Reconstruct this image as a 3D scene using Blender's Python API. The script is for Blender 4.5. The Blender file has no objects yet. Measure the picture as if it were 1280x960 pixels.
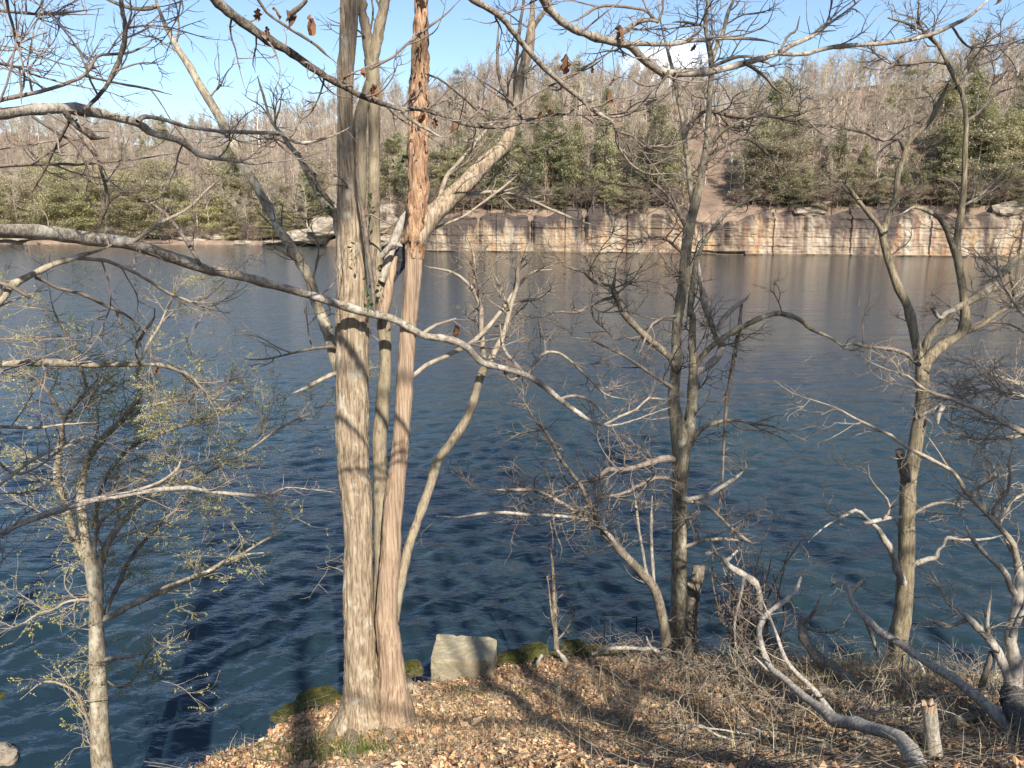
import bpy, math, numpy as np
from mathutils import Vector, noise as mnoise
rng = np.random.default_rng(11)
D2R = math.radians
scene = bpy.context.scene
COL = scene.collection

# ------------------------------------------------------------------ camera
CAMZ = 7.0
F = 960.0
PITCH = D2R(12.05)
cp, sp = math.cos(PITCH), math.sin(PITCH)
cam = bpy.data.cameras.new('camera')
cam.sensor_width = 36.0
cam.lens = 27.0
cam.clip_start = 0.05
cam.clip_end = 6000
camo = bpy.data.objects.new('camera', cam)
camo.location = (0, 0, CAMZ)
camo.rotation_euler = (math.pi / 2 - PITCH, 0, 0)
COL.objects.link(camo)
scene.camera = camo


def P(u, v, Y):
    """a point of the place Y metres ahead, seen in direction (u, v)"""
    a = (u - 640.0) / F
    b = (480.0 - v) / F
    k = Y / (cp + b * sp)
    return np.array([a * k, Y, CAMZ + (b * cp - sp) * k])


def depth(p):
    return p[..., 1] * cp - (p[..., 2] - CAMZ) * sp


# ------------------------------------------------------------------ materials
def mat(name, rough=0.8, spec=0.3):
    m = bpy.data.materials.new(name)
    m.use_nodes = True
    nt = m.node_tree
    b = nt.nodes['Principled BSDF']
    b.inputs['Roughness'].default_value = rough
    b.inputs['Specular IOR Level'].default_value = spec
    return m, nt, b


def nd(nt, kind, **kw):
    n = nt.nodes.new(kind)
    for k, v in kw.items():
        if hasattr(n, k):
            setattr(n, k, v)
        else:
            n.inputs[k].default_value = v
    return n


def coord(nt, scale=(1, 1, 1), out='Object'):
    tc = nt.nodes.new('ShaderNodeTexCoord')
    mp = nt.nodes.new('ShaderNodeMapping')
    mp.inputs['Scale'].default_value = scale
    nt.links.new(tc.outputs[out], mp.inputs['Vector'])
    return mp.outputs['Vector']


def noise_t(nt, vec, scale, detail=4, rough=0.6, dist=0.0):
    n = nt.nodes.new('ShaderNodeTexNoise')
    n.inputs['Scale'].default_value = scale
    n.inputs['Detail'].default_value = detail
    n.inputs['Roughness'].default_value = rough
    n.inputs['Distortion'].default_value = dist
    nt.links.new(vec, n.inputs['Vector'])
    return n.outputs['Fac']


def ramp(nt, fac, stops):
    r = nt.nodes.new('ShaderNodeValToRGB')
    e = r.color_ramp.elements
    while len(e) < len(stops):
        e.new(0.5)
    for x, (p, c) in zip(e, stops):
        x.position = p
        x.color = (*c, 1) if len(c) == 3 else c
    nt.links.new(fac, r.inputs['Fac'])
    return r.outputs['Color']


def mix(nt, fac, a, b, mode='MIX'):
    m = nt.nodes.new('ShaderNodeMix')
    m.data_type = 'RGBA'
    m.blend_type = mode
    for sock, val in ((m.inputs[0], fac), (m.inputs[6], a), (m.inputs[7], b)):
        if hasattr(val, 'is_output') or hasattr(val, 'links'):
            nt.links.new(val, sock)
        elif isinstance(val, tuple):
            sock.default_value = (*val, 1) if len(val) == 3 else val
        else:
            sock.default_value = val
    return m.outputs[2]


def math_n(nt, op, a, b=None, clamp=False):
    m = nt.nodes.new('ShaderNodeMath')
    m.operation = op
    m.use_clamp = clamp
    for i, val in enumerate((a, b)):
        if val is None:
            continue
        if hasattr(val, 'links'):
            nt.links.new(val, m.inputs[i])
        else:
            m.inputs[i].default_value = val
    return m.outputs[0]


def bump(nt, bsdf, h, strength=0.5, dist=0.01):
    b = nt.nodes.new('ShaderNodeBump')
    b.inputs['Strength'].default_value = strength
    b.inputs['Distance'].default_value = dist
    nt.links.new(h, b.inputs['Height'])
    nt.links.new(b.outputs['Normal'], bsdf.inputs['Normal'])


def bark(name, dark, mid, light, lichen=None, sc=1.0, stretch=0.12, lich_amt=0.58, holes=0.0, bs=0.6):
    m, nt, b = mat(name, 0.9, 0.15)
    v1 = coord(nt, (1, 1, stretch))
    v2 = coord(nt, (1, 1, 0.6))
    f1 = noise_t(nt, v1, 38 * sc, 6, 0.65, 0.4)
    c = ramp(nt, f1, [(0.37, dark), (0.49, mid), (0.62, light)])
    f0 = noise_t(nt, v2, 4.0, 4, 0.6)
    c = mix(nt, math_n(nt, 'MULTIPLY', f0, 0.7), c, tuple(0.62 * x for x in mid))
    if lichen:
        f2 = noise_t(nt, v2, 9, 5, 0.7)
        c = mix(nt, ramp(nt, f2, [(lich_amt - .05, (0, 0, 0)), (lich_amt + .06, (.8, .8, .8))]), c, lichen)
    if holes:
        vo = nt.nodes.new('ShaderNodeTexNoise')
        vo.inputs['Scale'].default_value = 26
        vo.inputs['Detail'].default_value = 5
        vo.inputs['Distortion'].default_value = .8
        nt.links.new(coord(nt, (1, 1, 0.4)), vo.inputs['Vector'])
        hmask = ramp(nt, vo.outputs['Fac'], [(holes, (0, 0, 0)), (holes + .03, (1, 1, 1))])
        c = mix(nt, hmask, c, (0.035, 0.02, 0.015))
        f1 = math_n(nt, 'SUBTRACT', f1, math_n(nt, 'MULTIPLY', hmask, 0.8))
    nt.links.new(c, b.inputs['Base Color'])
    bump(nt, b, f1, bs, 0.02)
    return m


M_A = bark('bark_furrowed', (.11, .08, .055), (.345, .265, .18), (.54, .435, .315), (.50, .47, .38), 1.5, .09, .60, bs=.8)
M_B = bark('bark_grey', (.16, .125, .085), (.31, .25, .175), (.42, .35, .25), (.34, .32, .20), 1.2, .2)
M_C = bark('bark_peeling', (.15, .075, .045), (.42, .25, .145), (.60, .43, .29), None, 1.7, .2, holes=0.60, bs=.9)
M_C2 = bark('wood_bare', (.20, .13, .085), (.40, .285, .195), (.54, .41, .295), None, 1.6, .05, bs=.8)
M_M = bark('bark_smooth', (.075, .066, .046), (.20, .17, .12), (.315, .27, .195), (.40, .37, .29), 1.0, .35, .58)
M_L = bark('bark_lichen', (.11, .095, .07), (.30, .25, .18), (.44, .38, .29), (.50, .46, .36), 1.2, .3, .56)
M_R = bark('bark_olive', (.085, .07, .045), (.235, .19, .125), (.35, .295, .20), (.36, .34, .24), 1.4, .12, .62)
M_OAK = bark('bark_bough', (.10, .085, .068), (.28, .235, .185), (.46, .40, .33), (.50, .46, .39), 1.8, .6, .55)
M_OAK_SHADED = bark('bark_bough_shaded', (.045, .038, .032), (.12, .097, .078), (.29, .245, .195), (.34, .31, .26), 1.8, .6, .60)  # darker copy of the bough bark, canopy shade put into its colour
M_DEAD = bark('wood_bleached', (.19, .165, .135), (.38, .34, .285), (.54, .495, .43), (.13, .105, .08), 1.0, .4, .63)
M_LOG = bark('wood_log', (.08, .065, .05), (.20, .165, .13), (.32, .27, .21), (.28, .27, .16), 1.2, .4, .60)
M_CHAR = bark('wood_blackened', (.03, .028, .025), (.08, .075, .07), (.20, .19, .17), None, 1.4, .15)
M_TW_PALE = bark('twig_pale', (.20, .16, .11), (.34, .28, .21), (.46, .40, .32), None, .5, 1)
M_TW_DARK = bark('twig_brown', (.10, .08, .062), (.20, .16, .125), (.31, .255, .21), None, .5, 1)
M_TW_GREY = bark('twig_grey', (.13, .105, .08), (.24, .20, .155), (.34, .29, .23), None, .5, 1)
M_TW_PURP = bark('twig_purple', (.12, .09, .075), (.25, .195, .165), (.38, .31, .265), None, .5, 1)


def leafmat(name, rough=0.6, trans=0.25, varobj=0.0):
    m, nt, b = mat(name, rough, 0.25)
    a = nt.nodes.new('ShaderNodeAttribute')
    a.attribute_name = 'tint'
    col = a.outputs['Color']
    if varobj:
        oi = nt.nodes.new('ShaderNodeObjectInfo')
        h = nt.nodes.new('ShaderNodeHueSaturation')
        nt.links.new(col, h.inputs['Color'])
        mr = nt.nodes.new('ShaderNodeMapRange')
        mr.inputs['To Min'].default_value = 1 - varobj
        mr.inputs['To Max'].default_value = 1 + varobj
        nt.links.new(oi.outputs['Random'], mr.inputs['Value'])
        nt.links.new(mr.outputs['Result'], h.inputs['Value'])
        mr2 = nt.nodes.new('ShaderNodeMapRange')
        mr2.inputs['To Min'].default_value = 0.485
        mr2.inputs['To Max'].default_value = 0.515
        wn = nt.nodes.new('ShaderNodeTexWhiteNoise')
        wn.noise_dimensions = '1D'
        nt.links.new(oi.outputs['Random'], wn.inputs['W'])
        nt.links.new(wn.outputs['Value'], mr2.inputs['Value'])
        nt.links.new(mr2.outputs['Result'], h.inputs['Hue'])
        col = h.outputs['Color']
    nt.links.new(col, b.inputs['Base Color'])
    if trans:
        t = nt.nodes.new('ShaderNodeBsdfTranslucent')
        nt.links.new(col, t.inputs['Color'])
        ms = nt.nodes.new('ShaderNodeMixShader')
        ms.inputs[0].default_value = trans
        nt.links.new(b.outputs[0], ms.inputs[1])
        nt.links.new(t.outputs[0], ms.inputs[2])
        nt.links.new(ms.outputs[0], nt.nodes['Material Output'].inputs['Surface'])
    return m


M_LEAF = leafmat('leaf', .6, .3)
M_LITTER = leafmat('dead_leaf', .75, .15)
M_NEEDLE = leafmat('needle', .7, .42, .25)
M_FAR = leafmat('far_bark', .9, 0, .22)

# ------------------------------------------------------------------ mesh helpers


def set_props(o, label=None, cat=None, group=None, kind=None):
    if label:
        o['label'] = label
    if cat:
        o['category'] = cat
    if group:
        o['group'] = group
    if kind:
        o['kind'] = kind
    return o


def thing(name, loc, label, cat, group=None):
    o = bpy.data.objects.new(name, None)
    o.empty_display_size = 0.2
    o.location = tuple(float(x) for x in loc)
    COL.objects.link(o)
    set_props(o, label, cat, group)
    return o


def raw_mesh(name, verts, faces, material, smooth=True, tint=None):
    """faces: (n,k) int array"""
    me = bpy.data.meshes.new(name)
    verts = np.asarray(verts, np.float32)
    faces = np.asarray(faces, np.int32)
    n, k = faces.shape
    me.vertices.add(len(verts))
    me.vertices.foreach_set('co', verts.ravel())
    me.loops.add(n * k)
    me.loops.foreach_set('vertex_index', faces.ravel())
    me.polygons.add(n)
    me.polygons.foreach_set('loop_start', np.arange(0, n * k, k, dtype=np.int32))
    me.polygons.foreach_set('use_smooth', np.full(n, smooth))
    if tint is not None:
        a = me.color_attributes.new('tint', 'FLOAT_COLOR', 'POINT')
        t = np.ones((len(verts), 4), np.float32)
        t[:, :3] = tint
        a.data.foreach_set('color', t.ravel())
    for mm in (material if isinstance(material, (list, tuple)) else [material]):
        me.materials.append(mm)
    me.update(calc_edges=True)
    return me


def link(name, me, parent=None):
    o = bpy.data.objects.new(name, me)
    COL.objects.link(o)
    if parent is not None:
        o.parent = parent
    return o


def origin(parent):
    l = np.zeros(3)
    while parent is not None:
        l += np.array(parent.location)
        parent = parent.parent
    return l


def tube_arrays(pts, rad, S):
    """pts (N,K,3) rad (N,K) -> verts, quads"""
    N, K, _ = pts.shape
    t = np.gradient(pts, axis=1)
    t /= np.linalg.norm(t, axis=2, keepdims=True) + 1e-9
    mean = pts[:, -1] - pts[:, 0]
    mean /= np.linalg.norm(mean, axis=1, keepdims=True) + 1e-9
    ref = np.where(np.abs(mean[:, 2:3]) > 0.8, np.array([[1., 0, 0]]), np.array([[0., 0, 1.]]))
    ref = np.repeat(ref[:, None, :], K, 1)
    a = ref - (ref * t).sum(2, keepdims=True) * t
    a /= np.linalg.norm(a, axis=2, keepdims=True) + 1e-9
    b = np.cross(t, a)
    th = np.linspace(0, 2 * np.pi, S, endpoint=False)
    ring = a[:, :, None, :] * np.cos(th)[None, None, :, None] + b[:, :, None, :] * np.sin(th)[None, None, :, None]
    v = pts[:, :, None, :] + ring * rad[:, :, None, None]
    idx = np.arange(N * K * S).reshape(N, K, S)
    q = np.stack([idx[:, :-1, :], np.roll(idx, -1, 2)[:, :-1, :], np.roll(idx, -1, 2)[:, 1:, :], idx[:, 1:, :]], -1)
    return v.reshape(-1, 3), q.reshape(-1, 4), ring.reshape(-1, 3)


def tubes(name, batches, S, material, parent=None, tint=None):
    vs, qs, off = [], [], 0
    for pts, rad in batches:
        if len(pts) == 0:
            continue
        v, q, _ = tube_arrays(pts, rad, S)
        vs.append(v)
        qs.append(q + off)
        off += len(v)
    if not vs:
        return None
    v = np.concatenate(vs) - origin(parent)
    me = raw_mesh(name, v, np.concatenate(qs), material, True, tint)
    return link(name, me, parent)


def catmull(p, n):
    p = np.asarray(p, float)
    ext = np.vstack([2 * p[0] - p[1], p, 2 * p[-1] - p[-2]])
    seg = len(p) - 1
    out = []
    for x in np.linspace(0, seg - 1e-6, n):
        i = int(x)
        f = x - i
        a, b, c, d = ext[i], ext[i + 1], ext[i + 2], ext[i + 3]
        out.append(0.5 * ((2 * b) + (-a + c) * f + (2 * a - 5 * b + 4 * c - d) * f * f + (-a + 3 * b - 3 * c + d) * f ** 3))
    return np.array(out)


def trace(s, Y0, Y1=None, bulge=0.0, wob=0.6):
    """'u,v,w u,v,w ...' -> world polyline (pts, rad); missing w is interpolated"""
    Y1 = Y0 if Y1 is None else Y1
    rows = [list(map(float, x.split(','))) for x in s.split()]
    uv = np.array([r[:2] for r in rows])
    wi = [(i, r[2]) for i, r in enumerate(rows) if len(r) > 2]
    w = np.interp(np.arange(len(rows)), [i for i, _ in wi], [x for _, x in wi])
    L = np.concatenate([[0], np.cumsum(np.linalg.norm(np.diff(uv, axis=0), axis=1))])
    t = L / L[-1]
    n = max(8, int(L[-1] / 9))
    c = catmull(np.column_stack([uv, w, t]), n)
    tt = c[:, 3]
    Y = Y0 + (Y1 - Y0) * tt + bulge * np.sin(np.pi * tt)
    j = np.cumsum(rng.normal(0, 1, (n, 2)), axis=0)
    j -= np.linspace(0, 1, n)[:, None] * j[-1]
    c[:, :2] += j * wob * 0.25 + rng.normal(0, .28, (n, 2)) * wob
    c[1:-1, 2] *= 1 + (rng.normal(0, .055, n - 2) + (rng.random(n - 2) < .06) * .22) * np.clip((20 - c[1:-1, 2]) / 8, .12, 1)
    pts = np.array([P(u, v, y) for u, v, y in zip(c[:, 0], c[:, 1], Y)])
    rad = np.maximum(c[:, 2], 0.6) / F * depth(pts) / 2
    return pts, rad


def cap_end(b, start=False):
    pts, rad = b
    d = pts[-1] - pts[-2]
    d /= np.linalg.norm(d)
    pts = np.vstack([pts, pts[-1] + d * rad[-1] * .08])
    rad = np.append(rad, 0.002)
    if start:
        d = pts[0] - pts[1]
        d /= np.linalg.norm(d)
        pts = np.vstack([pts[0] + d * rad[0] * .08, pts])
        rad = np.insert(rad, 0, 0.002)
    return pts, rad


def limb(name, b, material, parent, S=10, rough=0.06, freq=14.0, zs=0.3, flare=None, K=None, ridged=False):
    """one trunk or branch as its own mesh with an uneven surface"""
    pts, rad = b
    if K:
        x = np.linspace(0, 1, len(pts))
        X = np.linspace(0, 1, K)
        pts = np.column_stack([np.interp(X, x, pts[:, i]) for i in range(3)])
        rad = np.interp(X, x, rad)
    v, q, ring = tube_arrays(pts[None], rad[None], S)
    Kn = len(pts)
    rv = np.repeat(rad, S)
    disp = np.array([mnoise.noise(Vector((p[0] * freq, p[1] * freq, p[2] * freq * zs))) for p in v])
    disp += 0.6 * np.array([mnoise.noise(Vector((p[0] * freq * 3, p[1] * freq * 3, p[2] * freq * zs * 2))) for p in v])
    if ridged:
        disp = .25 - 2.2 * np.abs(disp * .8) + .5 * np.array([mnoise.noise(Vector((p[0] * 5, p[1] * 5, p[2] * 2.2))) for p in v])
    v = v + ring * (disp * rough * rv)[:, None]
    if flare:
        z0, amt, lobes = flare
        ang = np.tile(np.linspace(0, 2 * np.pi, S, endpoint=False), Kn)
        f = np.clip(1 - (v[:, 2] - z0) / 0.55, 0, 1.3) ** 2.2
        v = v + ring * (f * amt * (0.35 + 0.65 * np.abs(np.sin(ang * lobes / 2 + 0.6))))[:, None]
    me = raw_mesh(name, v - origin(parent), q, material)
    return link(name, me, parent)


def resample(bs, K=12):
    P_, R_ = [], []
    for pts, rad in bs:
        x = np.linspace(0, 1, len(pts))
        X = np.linspace(0, 1, K)
        P_.append(np.column_stack([np.interp(X, x, pts[:, i]) for i in range(3)]))
        R_.append(np.interp(X, x, rad))
    return np.array(P_), np.array(R_)


def grow(par, per_m, lmin, lmax, ang=(35, 70), K=8, up=0.05, wander=0.22, rmax=.006, rtip=.0013, tmin=.1, flat=.7,
         taper=0.5, R=rng, rshare=.65, bias=None, gates=None):
    pts, rad = par
    N, KP, _ = pts.shape
    seg = np.linalg.norm(np.diff(pts, axis=1), axis=2).sum(1)
    cnt = R.poisson(per_m * seg * (1 if gates is None else gates))
    idx = np.repeat(np.arange(N), cnt)
    M = len(idx)
    if M == 0:
        return np.zeros((0, K, 3)), np.zeros((0, K))
    t = tmin + (1 - tmin) * R.random(M)
    x = t * (KP - 1)
    i0 = np.minimum(x.astype(int), KP - 2)
    f = (x - i0)[:, None]
    p0 = pts[idx, i0] * (1 - f) + pts[idx, i0 + 1] * f
    tan = pts[idx, i0 + 1] - pts[idx, i0]
    tan /= np.linalg.norm(tan, axis=1, keepdims=True) + 1e-9
    rr = rad[idx, i0] * (1 - f[:, 0]) + rad[idx, i0 + 1] * f[:, 0]
    rnd = R.normal(0, 1, (M, 3))
    rnd[:, 2] *= flat
    perp = rnd - (rnd * tan).sum(1, keepdims=True) * tan
    perp /= np.linalg.norm(perp, axis=1, keepdims=True) + 1e-9
    a = np.radians(R.uniform(ang[0], ang[1], M))[:, None]
    d = tan * np.cos(a) + perp * np.sin(a)
    if bias is not None:
        d = d + np.array(bias)
    d /= np.linalg.norm(d, axis=1, keepdims=True)
    L = R.uniform(lmin, lmax, M) * (1 - taper * t) * R.uniform(.6, 1.1, M)
    step = L / (K - 1)
    out = np.zeros((M, K, 3))
    out[:, 0] = p0
    w = R.normal(0, 1, (M, 3)) * wander * 0.4
    for k in range(1, K):
        w = 0.5 * w + R.normal(0, 1, (M, 3)) * wander
        w[:, 2] *= .8
        d = d + w
        d[:, 2] += up
        d /= np.linalg.norm(d, axis=1, keepdims=True)
        out[:, k] = out[:, k - 1] + d * step[:, None]
    r0 = np.minimum(rr * rshare, rmax)
    r0 = np.maximum(r0, rtip)
    rad2 = r0[:, None] * (1 - np.linspace(0, 1, K))[None] ** .8 + rtip * .8
    return out, rad2


def quads_at(c, size, R=rng, flat=0.0, aspect=.6, bend=.25):
    """bent leaf quads (two faces each) at centres c"""
    n = len(c)
    d = R.normal(0, 1, (n, 3))
    d[:, 2] *= (1 - flat)
    d /= np.linalg.norm(d, axis=1, keepdims=True)
    r = R.normal(0, 1, (n, 3))
    if flat:
        r = r * (1 - flat) * .6 + np.array([0, 0, 1.])
    s = np.cross(d, r)
    s /= np.linalg.norm(s, axis=1, keepdims=True) + 1e-9
    nn = np.cross(d, s)
    L = (size * R.uniform(.6, 1.3, n))[:, None]
    W = L * aspect
    up = nn * L * (bend * R.uniform(-1, 1, n))[:, None]
    v = np.stack([c - d * L * .5, c + s * W * .5 + up * .5, c + d * L * .5 + up, c - s * W * .5 + up * .5,
                  c - up * .35], 1)
    v = v[:, :4]
    f = np.arange(n * 4).reshape(n, 4)
    f = np.concatenate([f[:, [0, 1, 2]], f[:, [0, 2, 3]]])
    return v.reshape(-1, 3), f


def pick(palette, n, R=rng, jit=.12):
    pal = np.array(palette)
    c = pal[R.integers(0, len(pal), n)]
    return np.clip(c * (1 + R.normal(0, jit, (n, 1))), 0.004, .95)


# ------------------------------------------------------------------ near ground
EDGE = np.array([(-30, 3.2), (-8, 4.2), (-4.2, 3.2), (-2.75, 3.6), (-2.5, 4.6), (-2.38, 5.6), (-2.22, 6.6), (-1.95, 7.5), (-1.55, 8.3), (-1.0, 8.75), (-.4, 8.95), (.0, 9.3),
                 (.8, 9.55), (1.6, 9.5), (2.4, 9.3), (3.4, 9.05), (4.6, 8.8), (5.4, 8.5), (7, 8.2), (12, 8.6), (30, 10.0)])
PY = [-60, -8, 0, 3, 5, 6, 8.6, 9.6, 14]
PZ = [16, 6.9, 5.4, 4.35, 3.08, 2.58, 1.45, 1.18, .3]


def smooth01(x):
    x = np.clip(x, 0, 1)
    return x * x * (3 - 2 * x)


def edge_dist(x, y):
    """signed distance to the shore edge, positive on land"""
    p = np.column_stack([np.ravel(x), np.ravel(y)])
    best = np.full(len(p), 1e9)
    for a, b in zip(EDGE[:-1], EDGE[1:]):
        ab = b - a
        t = np.clip(((p - a) @ ab) / (ab @ ab), 0, 1)
        q = a + t[:, None] * ab
        best = np.minimum(best, np.hypot(*(p - q).T))
    ey = np.interp(p[:, 0], EDGE[:, 0], EDGE[:, 1])
    return np.where(p[:, 1] < ey, best, -best).reshape(np.shape(x))


PERM = rng.uniform(0, 6.28, (24, 3))
PK = rng.normal(0, 1, (24, 2))


def lump(x, y):
    s = 0
    for i in range(24):
        k = PK[i] * (0.8 + .35 * i)
        s = s + np.sin(k[0] * x + k[1] * y + PERM[i, 0]) / (1.5 + .8 * i)
    return s


def ground_h(x, y):
    x = np.asarray(x, float)
    y = np.asarray(y, float)
    sd = edge_dist(x, y)
    base = np.interp(y, PY, PZ) + .055 * lump(x, y) - .12 * np.clip(-x - 2.2, 0, 3) * (y > 2)
    base = base + .18 * np.exp(-((x - 3.2) ** 2 + (y - 7.6) ** 2) / 1.8)
    e = smooth01((sd + .35 + .12 * lump(x * 2, y * 2)) / .55)
    low = .15 + .5 * smooth01((6.0 - y) / 2)
    side = smooth01((-2.6 - x) / .8)
    h = -1.1 + (base + 1.1) * e
    h2 = np.where(y < 7.4, (-1.1 + 1.9 * smooth01((7.3 - y) / 1.5)) * side - 1.2 * (1 - side), -1.2)
    return np.maximum(h, h2)


def gh(x, y):
    return float(ground_h(np.array([x]), np.array([y]))[0])


def on_ground(u, v):
    """where the sight line through (u, v) meets the near bank"""
    for Y in np.linspace(3, 14, 900):
        p = P(u, v, Y)
        if p[2] <= gh_fast(p[0], p[1]):
            return p
    return P(u, v, 9)


gx = np.concatenate([np.linspace(-30, -6, 25)[:-1], np.linspace(-6, 9, 301), np.linspace(9, 30, 22)[1:]])
gy = np.concatenate([np.linspace(-60, 2, 63)[:-1], np.linspace(2, 11, 226), np.linspace(11, 12, 4)[1:]])
GX, GY = np.meshgrid(gx, gy, indexing='ij')
GZ = ground_h(GX, GY)


def gh_fast(x, y):
    i = min(max(np.searchsorted(gx, x) - 1, 0), len(gx) - 2)
    j = min(max(np.searchsorted(gy, y) - 1, 0), len(gy) - 2)
    fx = (x - gx[i]) / (gx[i + 1] - gx[i])
    fy = (y - gy[j]) / (gy[j + 1] - gy[j])
    return GZ[i, j] * (1 - fx) * (1 - fy) + GZ[i + 1, j] * fx * (1 - fy) + GZ[i, j + 1] * (1 - fx) * fy + GZ[i + 1, j + 1] * fx * fy


def grid_faces(nx, ny):
    i = np.arange(nx * ny).reshape(nx, ny)
    return np.stack([i[:-1, :-1], i[1:, :-1], i[1:, 1:], i[:-1, 1:]], -1).reshape(-1, 4)


m, nt, b = mat('soil', .95, .1)
v = coord(nt)
f = noise_t(nt, v, 22, 6, .7)
c = ramp(nt, f, [(.3, (.07, .045, .03)), (.5, (.17, .115, .075)), (.72, (.30, .21, .14))])
g = noise_t(nt, v, 2.2, 4, .6)
c = mix(nt, ramp(nt, g, [(.55, (0, 0, 0)), (.66, (.7, .7, .7))]), c, (.12, .12, .035))
nt.links.new(c, b.inputs['Base Color'])
bump(nt, b, f, .7, .03)
M_SOIL = m
gme = raw_mesh('ground', np.column_stack([GX.ravel(), GY.ravel(), GZ.ravel()]), grid_faces(len(gx), len(gy)), M_SOIL)
set_props(link('ground', gme), kind='structure')

# ------------------------------------------------------------------ lake
nth, nr = 620, 900
th = np.radians(np.linspace(-62, 62, nth))
rr_ = 3.0 * (420 / 3.0) ** np.linspace(0, 1, nr)
TH, RR = np.meshgrid(th, rr_, indexing='ij')
WX, WY = RR * np.sin(TH), RR * np.cos(TH)
WZ = np.zeros_like(WX)
wr = np.random.default_rng(5)
cell = RR * (math.log(140) / nr)
for i in range(96):
    lam = 0.16 * (6.5) ** wr.random()
    ang = wr.normal(D2R(-60), D2R(48))
    k = 2 * math.pi / lam
    amp = 0.0108 * lam ** .95 * wr.uniform(.5, 1.2)
    fade = smooth01((lam / np.maximum(cell, 1e-6) - 3) / 4)
    ph = k * (WX * math.cos(ang) + WY * math.sin(ang)) + wr.uniform(0, 6.28) + 1.1 * np.sin(.35 * WX + .22 * WY + i) + .8 * np.sin(.9 * WX - .7 * WY + 2 * i)
    WZ += amp * fade * (np.sin(ph) + .25 * np.sin(2 * ph + 1.3))
GUST = .72 + .4 * np.sin(.21 * WX + .13 * WY + 1.7 * np.sin(.11 * WX - .16 * WY)) * np.sin(.17 * WY - .09 * WX + 1.1)
WZ *= np.clip(GUST, .35, 1.25)
m, nt, b = mat('lake_water', .075, .5)
b.inputs['IOR'].default_value = 1.5
v = coord(nt, (1.0, 1.0, 1))
cn = noise_t(nt, coord(nt, (.02, .06, 1)), 1.0, 3, .5)
nt.links.new(ramp(nt, cn, [(.35, (.009, .022, .034)), (.65, (.018, .032, .031))]), b.inputs['Base Color'])
w1 = noise_t(nt, coord(nt, (1.2, 2.6, 1)), 2.6, 3, .55, .3)
w2 = noise_t(nt, coord(nt, (.35, 1.0, 1)), 1.2, 4, .6, .3)
w3 = noise_t(nt, coord(nt, (1.0, 1.6, 1)), 7.5, 3, .6, .4)
hh = math_n(nt, 'ADD', math_n(nt, 'ADD', math_n(nt, 'MULTIPLY', w1, .45), w2), math_n(nt, 'MULTIPLY', w3, .14))
w4 = noise_t(nt, coord(nt, (.09, .55, 1)), 1.0, 3, .6, .2)
hh = math_n(nt, 'ADD', hh, math_n(nt, 'MULTIPLY', w4, 1.9))
bump(nt, b, hh, .62, .115)
M_WATER = m
wme = raw_mesh('lake_water', np.column_stack([WX.ravel(), WY.ravel(), WZ.ravel()]), grid_faces(nth, nr), M_WATER)
set_props(link('lake_water', wme), kind='structure')

# ------------------------------------------------------------------ far land
SU = [-700, 0, 380, 430, 540, 900, 1280, 2000]
SD = [255, 233, 224, 206, 180, 163, 149, 135]
RU = [-700, 0, 330, 430, 560, 700, 900, 1000, 1280, 2000]
RV = [164, 173, 173, 160, 122, 120, 122, 112, 92, 70]
RD = [470, 460, 430, 380, 300, 285, 275, 265, 250, 240]
CT = [0.8, 0.8, .8, 2.0, 9.0, 9.3, 9.6, 9.6]      # height of the land edge over the shore


def uu_of(x, y):
    return 640 + F / cp * x / np.maximum(y, 1)


def far_h(x, y):
    u = uu_of(x, y)
    s = np.interp(u, SU, SD)
    r = np.interp(u, RU, RD)
    rv = np.interp(u, RU, RV)
    zr = CAMZ + r * np.tan(np.arctan((480 - rv) / F) - PITCH)
    z0 = np.interp(u, SU, CT)
    t = (y - s) / (r - s)
    z = z0 + (zr - z0) * np.where(t < 1, np.clip(t, 0, 1) ** 1.08, 1 - .25 * (t - 1))
    wob = 2.2 * np.sin(x * .045 + 1.2 * np.sin(y * .03)) + 1.6 * np.sin(y * .06 + x * .02) + 1.1 * np.sin(x * .11 + 2)
    z = z + wob * np.clip(t * 3, 0, 1) * np.where(t < 1, 1, 1)
    return z


us = np.linspace(-700, 2000, 340)
ts = np.concatenate([np.linspace(0, 1, 70), np.linspace(1.1, 3, 16)])
UU, TT = np.meshgrid(us, ts, indexing='ij')
S_ = np.interp(UU, SU, SD) + .35
R_ = np.interp(UU, RU, RD)
HY = S_ + TT * (R_ - S_)
HX = (UU - 640) * cp / F * HY
HZ = far_h(HX, HY)
# skirt down to the lake bed at the shore
HYs = np.concatenate([HY[:, :1] - .3, HY], 1)
HXs = np.concatenate([HX[:, :1], HX], 1)
HZs = np.concatenate([np.full((len(us), 1), -1.0), HZ], 1)
m, nt, b = mat('hillside_litter', 1.0, .05)
v = coord(nt)
f = noise_t(nt, v, .35, 6, .7)
c = ramp(nt, f, [(.3, (.12, .088, .068)), (.5, (.20, .145, .108)), (.7, (.29, .215, .155))])
nt.links.new(c, b.inputs['Base Color'])
M_HILL = m
hme = raw_mesh('hillside', np.column_stack([HXs.ravel(), HYs.ravel(), HZs.ravel()]), grid_faces(len(us), len(ts) + 1), M_HILL)
set_props(link('hillside', hme), kind='structure')

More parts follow.
